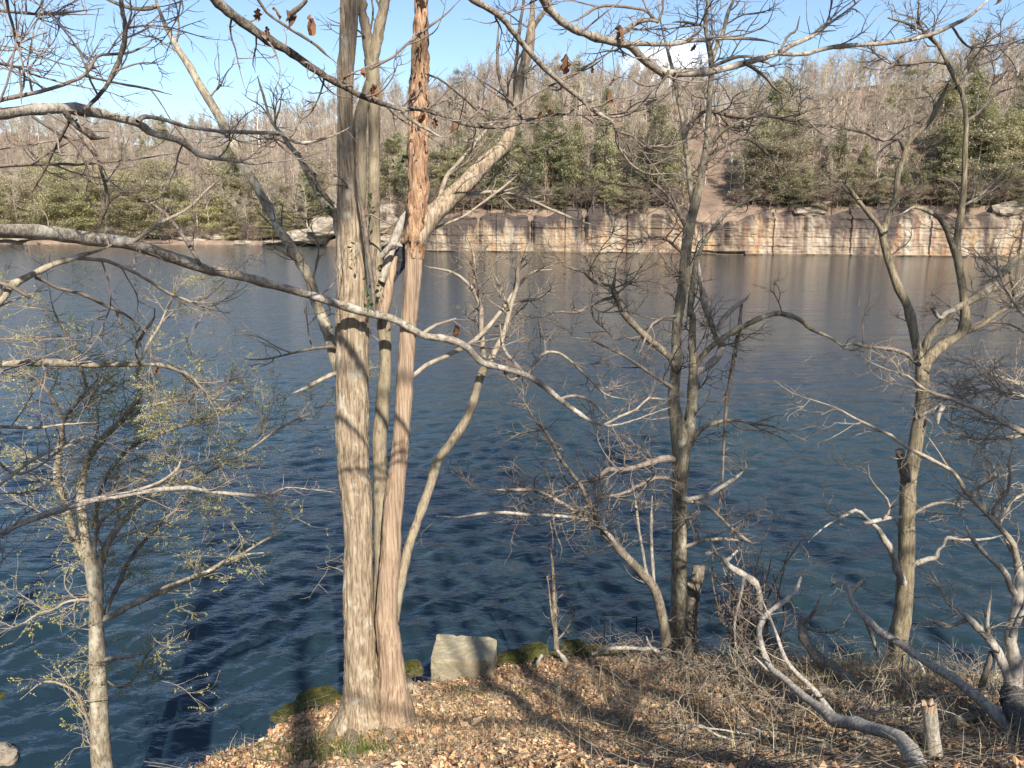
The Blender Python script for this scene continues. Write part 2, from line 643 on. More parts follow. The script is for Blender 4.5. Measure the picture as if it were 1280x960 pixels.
# cliff ---------------------------------------------------------------
cu = np.linspace(455, 2000, 1500)
cs = np.interp(cu, SU, SD)
cx = (cu - 640) * cp / F * cs
arc = np.concatenate([[0], np.cumsum(np.hypot(np.diff(cx), np.diff(cs)))])
top = 8.7 - 1.5 * np.exp(-((cu - 890) / 28.0) ** 2) + .7 * np.sin(arc * .12) + .6 * np.sin(arc * .31 + 1) + .35 * np.sin(arc * .77) + .12 * np.sin(arc * 1.7)
top *= smooth01((cu - 452) / 70) * .75 + .25
tz = np.concatenate([[-.12], np.linspace(0, 1, 56)])
CZ = top[:, None] * tz[None]
CZ[:, 0] = -1


def n3(a, b, c):
    return mnoise.noise(Vector((a, b, c)))


off = np.zeros_like(CZ)
for i in range(len(cu)):
    big = 1.3 * n3(arc[i] * .05, 0, 3) + .7 * n3(arc[i] * .17, 2, 1)
    blk = .5 * (math.floor((arc[i] + 3 * n3(arc[i] * .1, 5, 5)) / 7.3) % 2)
    for j in range(CZ.shape[1]):
        z = CZ[i, j]
        o = big + blk + .35 * n3(arc[i] * .35, z * .35, 7) + .16 * n3(arc[i] * 1.3, z * 1.6, 9)
        o += .22 * (math.floor(z * 1.1 + .4 * n3(arc[i] * .08, 0, 4)) % 2) * (.5 + n3(arc[i] * .15, z * .5, 6))
        rel = z / top[i]
        o += 1.1 * smooth01(np.array((rel - .80) * 14)) + 1.2 * smooth01(np.array((rel - .93) * 14))
        if z < .35:
            o -= .5
        if 862 < cu[i] < 930 and z < .7 + .4 * n3(arc[i] * .4, 1, 1):
            o += 1.0
        off[i, j] = o
for cc, wd, dp in ((663, 3.5, 2.2), (730, 3.0, 2.8), (598, 2.5, 1.0), (812, 4, 1.2), (905, 4.5, 1.6), (1003, 3, .9), (1290, 5, 1.5), (1500, 5, 2)):
    off += (dp * np.exp(-((cu - cc) / wd) ** 2))[:, None] * smooth01((tz - .1) * 4)[None]
CY = cs[:, None] - 2.0 + off
CX = (cu[:, None] - 640) * cp / F * cs[:, None] + 0 * off
# a flat top running back into the hill
CYt = np.concatenate([CY, CY[:, -1:] + 2.2, CY[:, -1:] + 6], 1)
CXt = np.concatenate([CX, CX[:, -1:], CX[:, -1:]], 1)
CZt = np.concatenate([CZ, CZ[:, -1:] + .25, CZ[:, -1:] - .6], 1)
m, nt, b = mat('cliff_rock', .9, .15)
tc = nt.nodes.new('ShaderNodeTexCoord')


def cvec(sx, sz):
    mp = nt.nodes.new('ShaderNodeMapping')
    mp.inputs['Scale'].default_value = (sx, 0.05 * sx, sz)
    nt.links.new(tc.outputs['Object'], mp.inputs['Vector'])
    return mp.outputs['Vector']


f1 = noise_t(nt, cvec(.16, .05), 1, 3, .6, .3)
c = ramp(nt, f1, [(.33, (0.120, 0.087, 0.065)), (.42, (0.272, 0.217, 0.155)), (.48, (0.336, 0.224, 0.126)), (.54, (0.376, 0.315, 0.238)), (.60, (0.188, 0.141, 0.108)), (.66, (0.296, 0.224, 0.155)), (.72, (0.368, 0.319, 0.252))])
f2 = noise_t(nt, cvec(1.0, .06), 1, 4, .65, .5)
c = mix(nt, ramp(nt, f2, [(.52, (0, 0, 0)), (.62, (.75, .75, .75))]), c, (.24, .13, .085))
f3 = noise_t(nt, cvec(.7, .10), 1.3, 4, .7, .6)
c = mix(nt, ramp(nt, f3, [(.55, (0, 0, 0)), (.64, (.6, .6, .6))]), c, (.38, .335, .265))
f4 = noise_t(nt, cvec(.10, 2.2), 1, 5, .7, .2)
c = mix(nt, ramp(nt, f4, [(.34, (.55, .55, .55)), (.42, (0, 0, 0))]), c, (.17, .12, .10))
# black seepage stains running down from the top
sep = nt.nodes.new('ShaderNodeSeparateXYZ')
nt.links.new(tc.outputs['Object'], sep.inputs[0])
zf = math_n(nt, 'MULTIPLY', math_n(nt, 'SUBTRACT', sep.outputs['Z'], 3.2), .19, True)
f5 = noise_t(nt, cvec(.34, .05), 1, 4, .7, .3)
f6 = noise_t(nt, cvec(.075, .03), 1, 2, .5, .2)
st = math_n(nt, 'ADD', math_n(nt, 'ADD', math_n(nt, 'MULTIPLY', f5, .55), math_n(nt, 'MULTIPLY', f6, .65)), math_n(nt, 'MULTIPLY', zf, .17))
c = mix(nt, ramp(nt, st, [(.625, (0, 0, 0)), (.72, (.92, .92, .92))]), c, (.060, .048, .046))
wet = math_n(nt, 'LESS_THAN', sep.outputs['Z'], .32)
c = mix(nt, math_n(nt, 'MULTIPLY', wet, .7), c, (.10, .075, .05))
nt.links.new(c, b.inputs['Base Color'])
bump(nt, b, math_n(nt, 'ADD', f4, f2), .6, .25)
M_CLIFF = m
cme = raw_mesh('cliff', np.column_stack([CXt.ravel(), CYt.ravel(), CZt.ravel()]), grid_faces(len(cu), CZt.shape[1]), M_CLIFF, smooth=False)
set_props(link('cliff', cme), kind='structure')

# rock things ---------------------------------------------------------
import bmesh


def ico(sub):
    bm = bmesh.new()
    bmesh.ops.create_icosphere(bm, subdivisions=sub, radius=1)
    v = np.array([x.co[:] for x in bm.verts])
    f_ = np.array([[x.index for x in p.verts] for p in bm.faces])
    bm.free()
    return v, f_


ICO3, ICO4 = ico(3), ico(4)


def rock(name, c, size, material, label, group=None, seed=0, rough=.35, boxy=.5, rot=0.0, hi=False):
    v, f_ = ICO4 if hi else ICO3
    v = v.copy()
    bx = np.sign(v) * np.abs(v) ** .45
    v = v * (1 - boxy) + bx * boxy * .8
    d = np.array([n3(p[0] * 1.3 + seed, p[1] * 1.3, p[2] * 1.3) + .4 * n3(p[0] * 4 + seed, p[1] * 4, p[2] * 4) + .15 * n3(p[0] * 11 + seed, p[1] * 11, p[2] * 11) for p in v])
    v = v * (1 + rough * d)[:, None] * np.array(size)
    cr, sr = math.cos(rot), math.sin(rot)
    v = v @ np.array([[cr, sr, 0], [-sr, cr, 0], [0, 0, 1]])
    o = link(name, raw_mesh(name, v, f_, material, False))
    o.location = tuple(map(float, c))
    set_props(o, label, 'rock', group)
    return o


m, nt, b = mat('shore_rock', .9, .15)
f = noise_t(nt, coord(nt, (.4, .4, 2)), 1.2, 6, .7)
nt.links.new(ramp(nt, f, [(.3, (.10, .078, .065)), (.5, (.27, .225, .175)), (.68, (.44, .39, .32))]), b.inputs['Base Color'])
bump(nt, b, f, .6, .2)
M_SROCK = m
m, nt, b = mat('mossy_rock', .95, .1)
v = coord(nt)
f = noise_t(nt, v, 14, 6, .7)
f2 = noise_t(nt, v, 3.2, 4, .6)
stone = ramp(nt, f, [(.3, (.05, .042, .032)), (.6, (.16, .13, .10))])
moss = ramp(nt, f, [(.34, (.014, .017, .005)), (.62, (.085, .083, .018))])
gn = nt.nodes.new('ShaderNodeNewGeometry')
sp_ = nt.nodes.new('ShaderNodeSeparateXYZ')
nt.links.new(gn.outputs['Normal'], sp_.inputs[0])
mk = math_n(nt, 'ADD', math_n(nt, 'MULTIPLY', sp_.outputs['Z'], .35), f2)
c = mix(nt, ramp(nt, mk, [(.62, (0, 0, 0)), (.76, (.95, .95, .95))]), stone, moss)
nt.links.new(c, b.inputs['Base Color'])
bump(nt, b, f, .8, .03)
M_MOSS = m


def far_pt(u, v, Y):
    return P(u, v, Y)


for i, (u, v, Y, sx, sz, lab) in enumerate([
    (245, 300, 231, 5.0, 1.3, 'long pale ledge rock at the far waterline below the yellow green trees'),
    (275, 296, 233, 6.0, 1.4, 'stacked pale ledge rock set back above the far waterline'),
    (305, 303, 228, 3.6, .8, 'low flat pale rock at the far waterline beside the dark evergreen bush'),
    (390, 296, 218, 7.0, 2.6, 'broad grey boulder on the far shore left of the thick furrowed trunk'),
    (412, 284, 214, 6.5, 3.0, 'dark topped grey boulder on the far shore just left of the furrowed trunk'),
    (486, 276, 196, 5.5, 4.2, 'pale overhanging boulder on the far shore seen between the furrowed and orange trunks'),
    (495, 300, 192, 5.0, 1.6, 'low boulder at the far waterline seen between the furrowed and orange trunks'),
    (20, 297, 236, 8.0, 1.1, 'low pale bank rock at the far waterline at the picture edge on the left'),
    (345, 303, 226, 4.5, .6, 'flat tan rock at the far waterline midway to the boulders'),
    (1262, 262, 151, 4.0, 1.6, 'large tan boulder on top of the stained cliff at the right picture edge'),
    (1010, 264, 160, 3.6, 1.0, 'grey ledge boulder on top of the stained cliff behind the forked tree'),
    (755, 258, 173, 3.0, 1.0, 'orange tan boulder above the dark vertical crack in the cliff'),
    (800, 259, 171, 2.6, 1.5, 'grey white boulder on the cliff top beside the leafless centre tree')]):
    p = far_pt(u, v, Y)
    rock('rock', p, (sx, sx * .7, sz), M_SROCK, lab, 'rocks along the far shore', seed=i * 3.7, boxy=.6)

# ------------------------------------------------------------------ far trees
fr = np.random.default_rng(21)


def bare_mesh(name, H, seed, spread=1.0, twig=(.345, .285, .22), bole=(.46, .40, .33), nl=20, dens=1.0, t0=.25):
    R = np.random.default_rng(seed)
    K = 10
    tz_ = np.linspace(0, 1, K)
    lean = np.cumsum(R.normal(0, .035, (K, 2)), 0) * H * .25
    tp = np.column_stack([lean, tz_ * H])
    tr = .17 * (H / 15) * (1 - tz_ * .9) + .012
    par = (tp[None], tr[None])
    l1 = grow(par, nl / H, .30 * H, .50 * H, (22, 58), 7, .10, .13, .085, .024, t0, .8, .55, R)
    l2 = grow(l1, 1.5 * dens, 1.2, 3.2, (25, 60), 5, .10, .2, .045, .022, .15, .9, .4, R)
    l3 = grow(l2, 2.1 * dens, .7, 1.8, (25, 60), 4, .06, .22, .03, .019, .1, .9, .3, R)
    vs, qs, ts_, o_ = [], [], [], 0
    for (pp, r_), S, colr in ((par, 6, bole), (l1, 4, tuple(.5 * (a + b_) for a, b_ in zip(bole, twig))), (l2, 3, twig), (l3, 3, twig)):
        v_, q_, _ = tube_arrays(pp, r_, S)
        vs.append(v_)
        qs.append(q_ + o_)
        o_ += len(v_)
        ts_.append(np.tile(np.array(colr), (len(v_), 1)) * (1 + R.normal(0, .08, (len(v_), 1))))
    return raw_mesh(name, np.concatenate(vs), np.concatenate(qs), M_FAR, True, np.concatenate(ts_))


BARE = [
    bare_mesh('bare_tree', 15, 1), bare_mesh('bare_tree', 17, 2, twig=(.28, .23, .19), bole=(.46, .40, .33)),
    bare_mesh('bare_tree', 13, 3, twig=(.39, .305, .24)), bare_mesh('bare_tree', 18, 4, bole=(.32, .27, .21), nl=16),
    bare_mesh('bare_tree', 12, 5, twig=(.34, .25, .18), nl=18), bare_mesh('bare_tree', 16, 6, twig=(.31, .27, .20), bole=(.55, .48, .40))]
BARE_WORD = ['grey', 'pale barked', 'reddish twigged', 'tall brown', 'small tan', 'white barked']


def conifer_mesh(H, seed, kind):
    """trunk + drooping sprays; kind 0 conical pine, 1 bushy round, 2 tall ragged"""
    R = np.random.default_rng(seed)
    K = 8
    tz_ = np.linspace(0, 1, K)
    tp = np.column_stack([np.cumsum(R.normal(0, .02, (K, 2)), 0) * H * .3, tz_ * H])
    tr = .16 * (H / 12) * (1 - tz_ * .92) + .01
    nb = int(H * 4.5)
    hs = R.uniform(.10 if kind != 2 else .25, .98, nb)
    prof = {0: lambda h: (1 - h) ** .8 + .06, 1: lambda h: np.sqrt(np.clip(1 - (2 * h - .85) ** 2 / 1.4, 0.02, 1)), 2: lambda h: (1 - h) ** .55 * .8 + .1}[kind]
    width = {0: .27, 1: .42, 2: .26}[kind]
    Lb = prof(hs) * H * width * R.uniform(.55, 1.2, nb)
    az = R.uniform(0, 6.283, nb)
    slope = R.uniform(-.15, .45, nb)
    st_ = np.column_stack([np.interp(hs, tz_, tp[:, 0]), np.interp(hs, tz_, tp[:, 1]), hs * H])
    cl, br = [], []
    for i in range(nb):
        d = np.array([math.cos(az[i]), math.sin(az[i]), slope[i]])
        kk = np.linspace(0, 1, 5)[:, None]
        bp = st_[i] + d * Lb[i] * kk + np.array([0, 0, -.12 * Lb[i]]) * kk ** 2
        br.append(bp)
        n = int(44 + Lb[i] * 62)
        t = R.uniform(.2, 1.05, n)[:, None]
        side = np.array([-d[1], d[0], 0])
        c_ = st_[i] + d * Lb[i] * t + np.array([0, 0, -.12 * Lb[i]]) * t ** 2
        c_ = c_ + side * (R.normal(0, .22, (n, 1)) * Lb[i] * (1.1 - .6 * t)) + R.normal(0, .20, (n, 3))
        cl.append(c_)
    return (tp, tr, np.array(br)), np.concatenate(cl)


def conifer_parts(H, seed, kind, palette, leaf=.26):
    R = np.random.default_rng(seed + 99)
    (tp, tr, br), c_ = conifer_mesh(H, seed, kind)
    v1, q1, _ = tube_arrays(tp[None], tr[None], 7)
    rb = np.tile(np.linspace(.045, .012, 5), (len(br), 1))
    v2, q2, _ = tube_arrays(br, rb, 3)
    tv = np.concatenate([v1, v2])
    tq = np.concatenate([q1, q2 + len(v1)])
    trunk = raw_mesh('trunk', tv, tq, M_FAR, True, np.tile(np.array((.17, .13, .10)), (len(tv), 1)))
    lv, lf = quads_at(c_, leaf, R, .45, .42, .3)
    tint = np.repeat(pick(palette, len(c_), R, .22), 4, 0)
    crown = raw_mesh('crown', lv, lf, M_NEEDLE, False, tint)
    return trunk, crown


G_DARK = [(0.202, 0.220, 0.130), (0.256, 0.257, 0.144), (0.311, 0.293, 0.173), (0.162, 0.171, 0.108)]
G_MID = [(0.326, 0.327, 0.179), (0.399, 0.378, 0.206), (0.254, 0.265, 0.145), (0.435, 0.395, 0.235)]
G_YEL = [(0.513, 0.463, 0.240), (0.428, 0.400, 0.196), (0.578, 0.494, 0.277), (0.353, 0.348, 0.176)]
G_OLV = [(0.395, 0.355, 0.221), (0.314, 0.294, 0.186), (0.465, 0.399, 0.262), (0.245, 0.239, 0.152)]
CON = {'pine': [conifer_parts(11, 31, 0, G_MID), conifer_parts(13, 32, 2, G_MID)],
       'hemlock': [conifer_parts(10, 33, 0, G_DARK), conifer_parts(8, 34, 1, G_DARK + G_OLV)],
       'budding': [conifer_parts(8, 35, 1, G_YEL, .25), conifer_parts(10, 36, 1, G_YEL + G_OLV, .25)],
       'olive': [conifer_parts(9, 37, 1, G_OLV, .25), conifer_parts(11, 38, 2, G_OLV + G_MID, .25)]}


def far_tree(kind, variant, u, Y, H0, label, name, group):
    x = (u - 640) * cp / F * Y
    z = float(far_h(np.array([x]), np.array([Y]))[0])
    t = thing(name, (x, Y, z - .25), label, 'tree', group)
    s = H0 * (1.8 if u < 420 else 1.6)
    t.scale = (s * fr.uniform(.85, 1.2), s * fr.uniform(.85, 1.2), s)
    t.rotation_euler = (0, 0, fr.uniform(0, 6.28))
    tm, cm_ = CON[kind][variant]
    link('trunk', tm, t)
    link('crown', cm_, t)
    return t


def shore(u):
    return float(np.interp(u, SU, SD))


# evergreen and budding trees: (kind, variant, u, metres behind the shore, scale, label)
EV = []
for u, dy, s in ((30, 6, .8), (12, 12, .8)):
    EV.append(('hemlock', 1, u, dy, s, 'dark blue green evergreen low on the far left shore', 'evergreen_tree'))
for u, dy, s in ((62, 5, .9), (95, 3, 1.0), (120, 9, 1.1), (78, 14, 1.1), (105, 20, 1.2), (45, 22, 1.1)):
    EV.append(('budding', int(u) % 2, u, dy, s, 'yellow green budding tree on the far shore above the thick lower bough', 'budding_tree'))
for u, dy, s in ((150, 7, 1.0), (172, 4, .9), (190, 10, 1.1), (160, 18, 1.2), (215, 6, 1.0), (232, 14, 1.1), (205, 24, 1.1)):
    EV.append(('budding' if u % 3 else 'olive', int(u) % 2, u, dy, s, 'olive green budding tree on the far shore above the pale ledge rocks', 'budding_tree'))
for u, dy, s in ((250, 5, .8), (262, 12, .9), (276, 9, .8)):
    EV.append(('budding', 0, u, dy, s, 'small yellow tree just behind the pale ledge rocks of the far shore', 'budding_tree'))
for u, dy, s in ((292, 3, .7),):
    EV.append(('hemlock', 1, u, dy, s, 'round dark green bush tree at the far waterline beside the ledge rocks', 'evergreen_tree'))
for u, dy, s in ((330, 10, .8), (352, 16, 1.0), (372, 8, .8), (395, 14, .9), (318, 24, 1.0)):
    EV.append(('olive', int(u) % 2, u, dy, s, 'olive evergreen on the far shore left of the thick furrowed trunk', 'evergreen_tree'))
for u, dy, s in ((300, 55, 1.0), (160, 75, 1.0), (60, 60, 1.0), (185, 110, 1.1), (215, 140, 1.2)):
    EV.append(('pine', 0, u, dy, s, 'lone dark pine among bare trees on the far left hillside', 'pine_tree'))
for u, dy, s in ((487, 6, 1.0), (500, 10, 1.0), (515, 5, .9)):
    EV.append(('pine', 1, u, dy, s, 'green pine seen between the furrowed trunk and the orange trunk', 'pine_tree'))
for u, dy, s in ((556, 5, .8), (570, 9, 1.0)):
    EV.append(('budding', 0, u, dy, s, 'yellow green tree just right of the orange peeling trunk', 'budding_tree'))
for u, dy, s in ((600, 4, .75), (622, 5, .9), (612, 11, 1.0), (640, 4, 1.0), (648, 10, 1.0)):
    EV.append(('olive' if u % 4 else 'pine', int(u) % 2, u, dy, s, 'shaggy evergreen on the cliff edge behind the leaning limb', 'evergreen_tree'))
for u, dy, s in ((672, 5, 1.05), (690, 6, 1.2), (704, 4, 1.0), (684, 13, 1.1), (718, 9, 1.1)):
    EV.append(('pine', int(u) % 2, u, dy, s, 'bright green pine in the tall clump above the first cliff crack', 'pine_tree'))
for u, dy, s in ((742, 10, 1.0), (756, 13, 1.0), (776, 8, .9), (792, 12, 1.0), (812, 6, .9), (828, 9, 1.0), (842, 5, .8)):
    EV.append(('olive', int(u) % 2, u, dy, s, 'dull olive tree on the cliff top left of the centre trunk', 'evergreen_tree'))
for u, dy, s in ((585, 3, .7), (560, 12, .9), (660, 2.5, .55), (735, 3, .55), (765, 2.5, .5), (850, 12, .8), (820, 14, 1.0), (905, 3, .5)):
    EV.append(('olive', int(u) % 2, u, dy, s, 'olive brown evergreen overhanging the stained cliff edge', 'evergreen_tree'))
for u, dy, s in ((998, 4, .6), (1018, 9, .6), (1150, 4, .6), (1135, 9, .7), (1200, 2.5, .6), (1240, 2.5, .6), (1090, 3, .45)):
    EV.append(('hemlock', 1, u, dy, s, 'low dark evergreen bush at the cliff edge on the right', 'evergreen_tree'))
for u, dy, s in ((796, 5, .7), (806, 8, .8)):
    EV.append(('pine', 0, u, dy, s, 'small bright green conifer at the cliff edge near the white boulder', 'pine_tree'))
for u, dy, s in ((925, 8, 1.1), (938, 5, 1.0), (950, 10, 1.1), (968, 5, .9), (980, 8, .9), (915, 5, .7)):
    EV.append(('hemlock' if u % 2 else 'olive', int(u) % 2, u, dy, s, 'dark evergreen at the right edge of the bare tan slope', 'evergreen_tree'))
for u, dy, s in ((1046, 6, .85), (1040, 12, .8)):
    EV.append(('pine', 0, u, dy, s, 'upright green conifer on the cliff left of the forked tree', 'pine_tree'))
for u, dy, s in ((1105, 5, .7), (1072, 10, .6)):
    EV.append(('hemlock', 0, u, dy, s, 'small dark conifer on the cliff behind the forked tree', 'pine_tree'))
for u, dy, s in ((1170, 5, .9), (1188, 9, 1.0), (1182, 14, .9), (1215, 6, 1.0), (1232, 10, 1.1), (1250, 6, 1.0), (1272, 11, 1.1), (1290, 6, 1.0), (1205, 14, 1.1)):
    EV.append(('pine' if u % 4 else 'olive', int(u) % 2, u, dy, s, 'spreading green pine on the cliff top at the right side', 'pine_tree'))
for u, dy, s in ((1255, 45, 1.0), (1275, 55, 1.1), (1110, 60, .9), (1128, 75, .9), (960, 60, 1.0), (690, 80, 1.2), (720, 95, 1.2), (575, 100, 1.1)):
    EV.append(('hemlock' if u % 2 else 'olive', 1 if u % 3 else 0, u, dy, s, 'dark evergreen standing high among the bare trees of the hill', 'evergreen_tree'))
RE = np.random.default_rng(404)
for n_, u0, u1, d0, d1, s0, s1, kinds, lab, nm in (
        (30, -15, 300, 2, 34, .8, 1.25, ('budding', 'budding', 'olive'), 'yellow green tree in the soft band along the far left shore', 'budding_tree'),
        (10, 230, 410, 6, 40, .8, 1.2, ('olive', 'olive', 'pine'), 'muted green tree on the far shore behind the grey boulders', 'evergreen_tree'),
        (34, 548, 868, 2, 22, .6, 1.15, ('olive', 'pine', 'olive', 'hemlock'), 'soft green tree in the band above the left half of the cliff', 'evergreen_tree'),
        (46, 545, 1300, -1.4, 1.6, .28, .5, ('olive', 'hemlock', 'olive', 'pine'), 'low shaggy green bush hanging over the lip of the cliff', 'evergreen_bush'),
        (14, 0, 400, 1.2, 4, .35, .6, ('olive', 'budding', 'budding'), 'low green bush at the water on the far left shore', 'evergreen_bush'),
        (8, 925, 1000, 2, 18, .6, 1.1, ('olive', 'pine', 'hemlock'), 'soft green tree just right of the bare tan slope', 'evergreen_tree'),
        (5, 1010, 1140, 2, 12, .45, .75, ('olive', 'pine'), 'small soft green tree on the cliff behind the forked tree', 'evergreen_tree'),
        (16, 1150, 1310, 2, 24, .6, 1.15, ('olive', 'pine', 'pine'), 'soft green pine in the group above the right end of the cliff', 'pine_tree'),
        (14, 560, 1290, 30, 75, .7, 1.1, ('olive', 'pine'), 'soft green tree partway up the bare wooded hill', 'evergreen_tree')):
    for q in range(n_):
        EV.append((kinds[int(RE.integers(0, len(kinds)))], int(RE.integers(0, 2)), RE.uniform(u0, u1), RE.uniform(d0, d1), RE.uniform(s0, s1), lab, nm))
EV = [e for e in EV if not (852 < e[2] < 926 and e[3] < 60)]
for kind, var, u, dy, s, lab, nm in EV:
    far_tree(kind, var, u, shore(u) + dy, s, lab, nm, 'evergreen and budding trees across the lake')

# bare woodland
pts_ = []
R0 = np.random.default_rng(77)
for _ in range(9000):
    u = R0.uniform(-140, 1420)
    s_, r_ = shore(u), float(np.interp(u, RU, RD))
    Y = R0.uniform(s_ + 3, r_ + 35)
    if 858 < u < 924 and Y < s_ + 56 and R0.random() < .97:
        continue
    pts_.append((u, Y))
# thin to a minimum spacing
cell_ = {}
keep = []
for u, Y in pts_:
    x = (u - 640) * cp / F * Y
    ok = True
    sp0 = 3.5 if u > 480 else 3.7
    k = (int(x // sp0), int(Y // sp0))
    for a in (-1, 0, 1):
        for b_ in (-1, 0, 1):
            for (px, py) in cell_.get((k[0] + a, k[1] + b_), ()):
                if (px - x) ** 2 + (py - Y) ** 2 < sp0 ** 2:
                    ok = False
    if ok:
        cell_.setdefault(k, []).append((x, Y))
        keep.append((u, Y, x))
keep.sort(key=lambda a: (a[1] - shore(a[0])) + .15 * a[1])
kx = np.array([k[2] for k in keep])
ky = np.array([k[1] for k in keep])
kz = far_h(kx, ky)


def zone(u):
    if u < 330:
        return 'on the far left hillside'
    if u < 540:
        return 'on the far hill behind the furrowed trunk'
    if u < 860:
        return 'on the hill above the left half of the cliff'
    if u < 1060:
        return 'on the hill beside the bare tan slope'
    return 'on the hill above the right end of the cliff'


n_ind = 0
rest = []
for i, (u, Y, x) in enumerate(keep):
    kd = int(R0.integers(0, 6))
    s_ = R0.uniform(.62, 1.1) * (.8 if u > 480 else .9)
    rz = R0.uniform(0, 6.28)
    if n_ind < 290 and -20 < u < 1300:
        o = link('bare_tree', BARE[kd])
        o.location = (x, Y, float(kz[i]) - .2)
        o.scale = (s_, s_, s_)
        o.rotation_euler = (R0.normal(0, .03), R0.normal(0, .03), rz)
        set_props(o, f'leafless {BARE_WORD[kd]} tree {zone(u)}', 'tree', 'leafless trees on the far hills')
        n_ind += 1
    else:
        rest.append((x, Y, float(kz[i]) - .2, s_, rz, kd))
rest = np.array(rest)
wc = bpy.data.collections.new('woodland_kinds')
for i, me in enumerate(BARE):
    o = bpy.data.objects.new('bare_tree_kind_%d' % i, me)
    wc.objects.link(o)
wme = bpy.data.meshes.new('woodland')
wme.vertices.add(len(rest))
wme.vertices.foreach_set('co', rest[:, :3].astype(np.float32).ravel())
for nm, typ, arr in (('sc', 'FLOAT', rest[:, 3]), ('rz', 'FLOAT', rest[:, 4]), ('kd', 'INT', rest[:, 5].astype(np.int32))):
    a = wme.attributes.new(nm, typ, 'POINT')
    a.data.foreach_set('value', arr.astype(np.float32) if typ == 'FLOAT' else arr)
wo = link('woodland', wme)
set_props(wo, kind='stuff')
ng = bpy.data.node_groups.new('woodland', 'GeometryNodeTree')
ng.interface.new_socket('Geometry', in_out='INPUT', socket_type='NodeSocketGeometry')
ng.interface.new_socket('Geometry', in_out='OUTPUT', socket_type='NodeSocketGeometry')
gi, go = ng.nodes.new('NodeGroupInput'), ng.nodes.new('NodeGroupOutput')
ci = ng.nodes.new('GeometryNodeCollectionInfo')
ci.inputs['Collection'].default_value = wc
ci.inputs['Separate Children'].default_value = True
ci.inputs['Reset Children'].default_value = True
ip = ng.nodes.new('GeometryNodeInstanceOnPoints')
ip.inputs['Pick Instance'].default_value = True


def named(n, t):
    x = ng.nodes.new('GeometryNodeInputNamedAttribute')
    x.data_type = t
    x.inputs['Name'].default_value = n
    return x.outputs['Attribute']


cx_ = ng.nodes.new('ShaderNodeCombineXYZ')
ng.links.new(named('rz', 'FLOAT'), cx_.inputs['Z'])
er = ng.nodes.new('FunctionNodeEulerToRotation')
ng.links.new(cx_.outputs[0], er.inputs[0])
ng.links.new(gi.outputs[0], ip.inputs['Points'])
ng.links.new(ci.outputs[0], ip.inputs['Instance'])
ng.links.new(named('kd', 'INT'), ip.inputs['Instance Index'])
ng.links.new(er.outputs[0], ip.inputs['Rotation'])
ng.links.new(named('sc', 'FLOAT'), ip.inputs['Scale'])
ng.links.new(ip.outputs[0], go.inputs[0])
md = wo.modifiers.new('woodland', 'NODES')
md.node_group = ng

# brown brush along the cliff edge and the far shore
BR = [bare_mesh('brush', 4.2, 51, twig=(.16, .125, .10), bole=(.2, .16, .13), nl=16, dens=1.5), bare_mesh('brush', 3.4, 52, twig=(.21, .155, .11), bole=(.24, .19, .15), nl=18, dens=1.5)]
for i in range(150):
    u = -10 + 1310 * (i + R0.random()) / 150
    Y = shore(u) + (R0.uniform(-1.6, 2.5) if u > 480 else R0.uniform(.8, 5))
    if 866 < u < 918:
        continue
    x = (u - 640) * cp / F * Y
    o = link('brush', BR[i % 2])
    s_ = R0.uniform(.6, 1.25)
    o.location = (x, Y, float(far_h(np.array([x]), np.array([Y]))[0]) - .2)
    o.scale = (s_ * 1.3, s_ * 1.3, s_)
    o.rotation_euler = (0, 0, R0.uniform(0, 6.28))
    set_props(o, ('tangled brown brush at the edge of the cliff top' if u > 480 else 'tangled brown brush along the far left shoreline'), 'shrub', 'brown brush across the lake')

# tall white tree standing out against the sky
def far_single(name, me, u, Y, s, label):
    x = (u - 640) * cp / F * Y
    o = link(name, me)
    o.location = (x, Y, float(far_h(np.array([x]), np.array([Y]))[0]) - .2)
    o.scale = (s, s, s)
    set_props(o, label, 'tree')


far_single('bare_tree', bare_mesh('bare_tree', 24, 61, twig=(.45, .42, .38), bole=(.66, .63, .58), nl=10, dens=.6), 331, 345, 1.25,
           'tall white trunked tree rising above the far left hillside into the sky')


# ------------------------------------------------------------------ near trees
TD = {'left': [], }


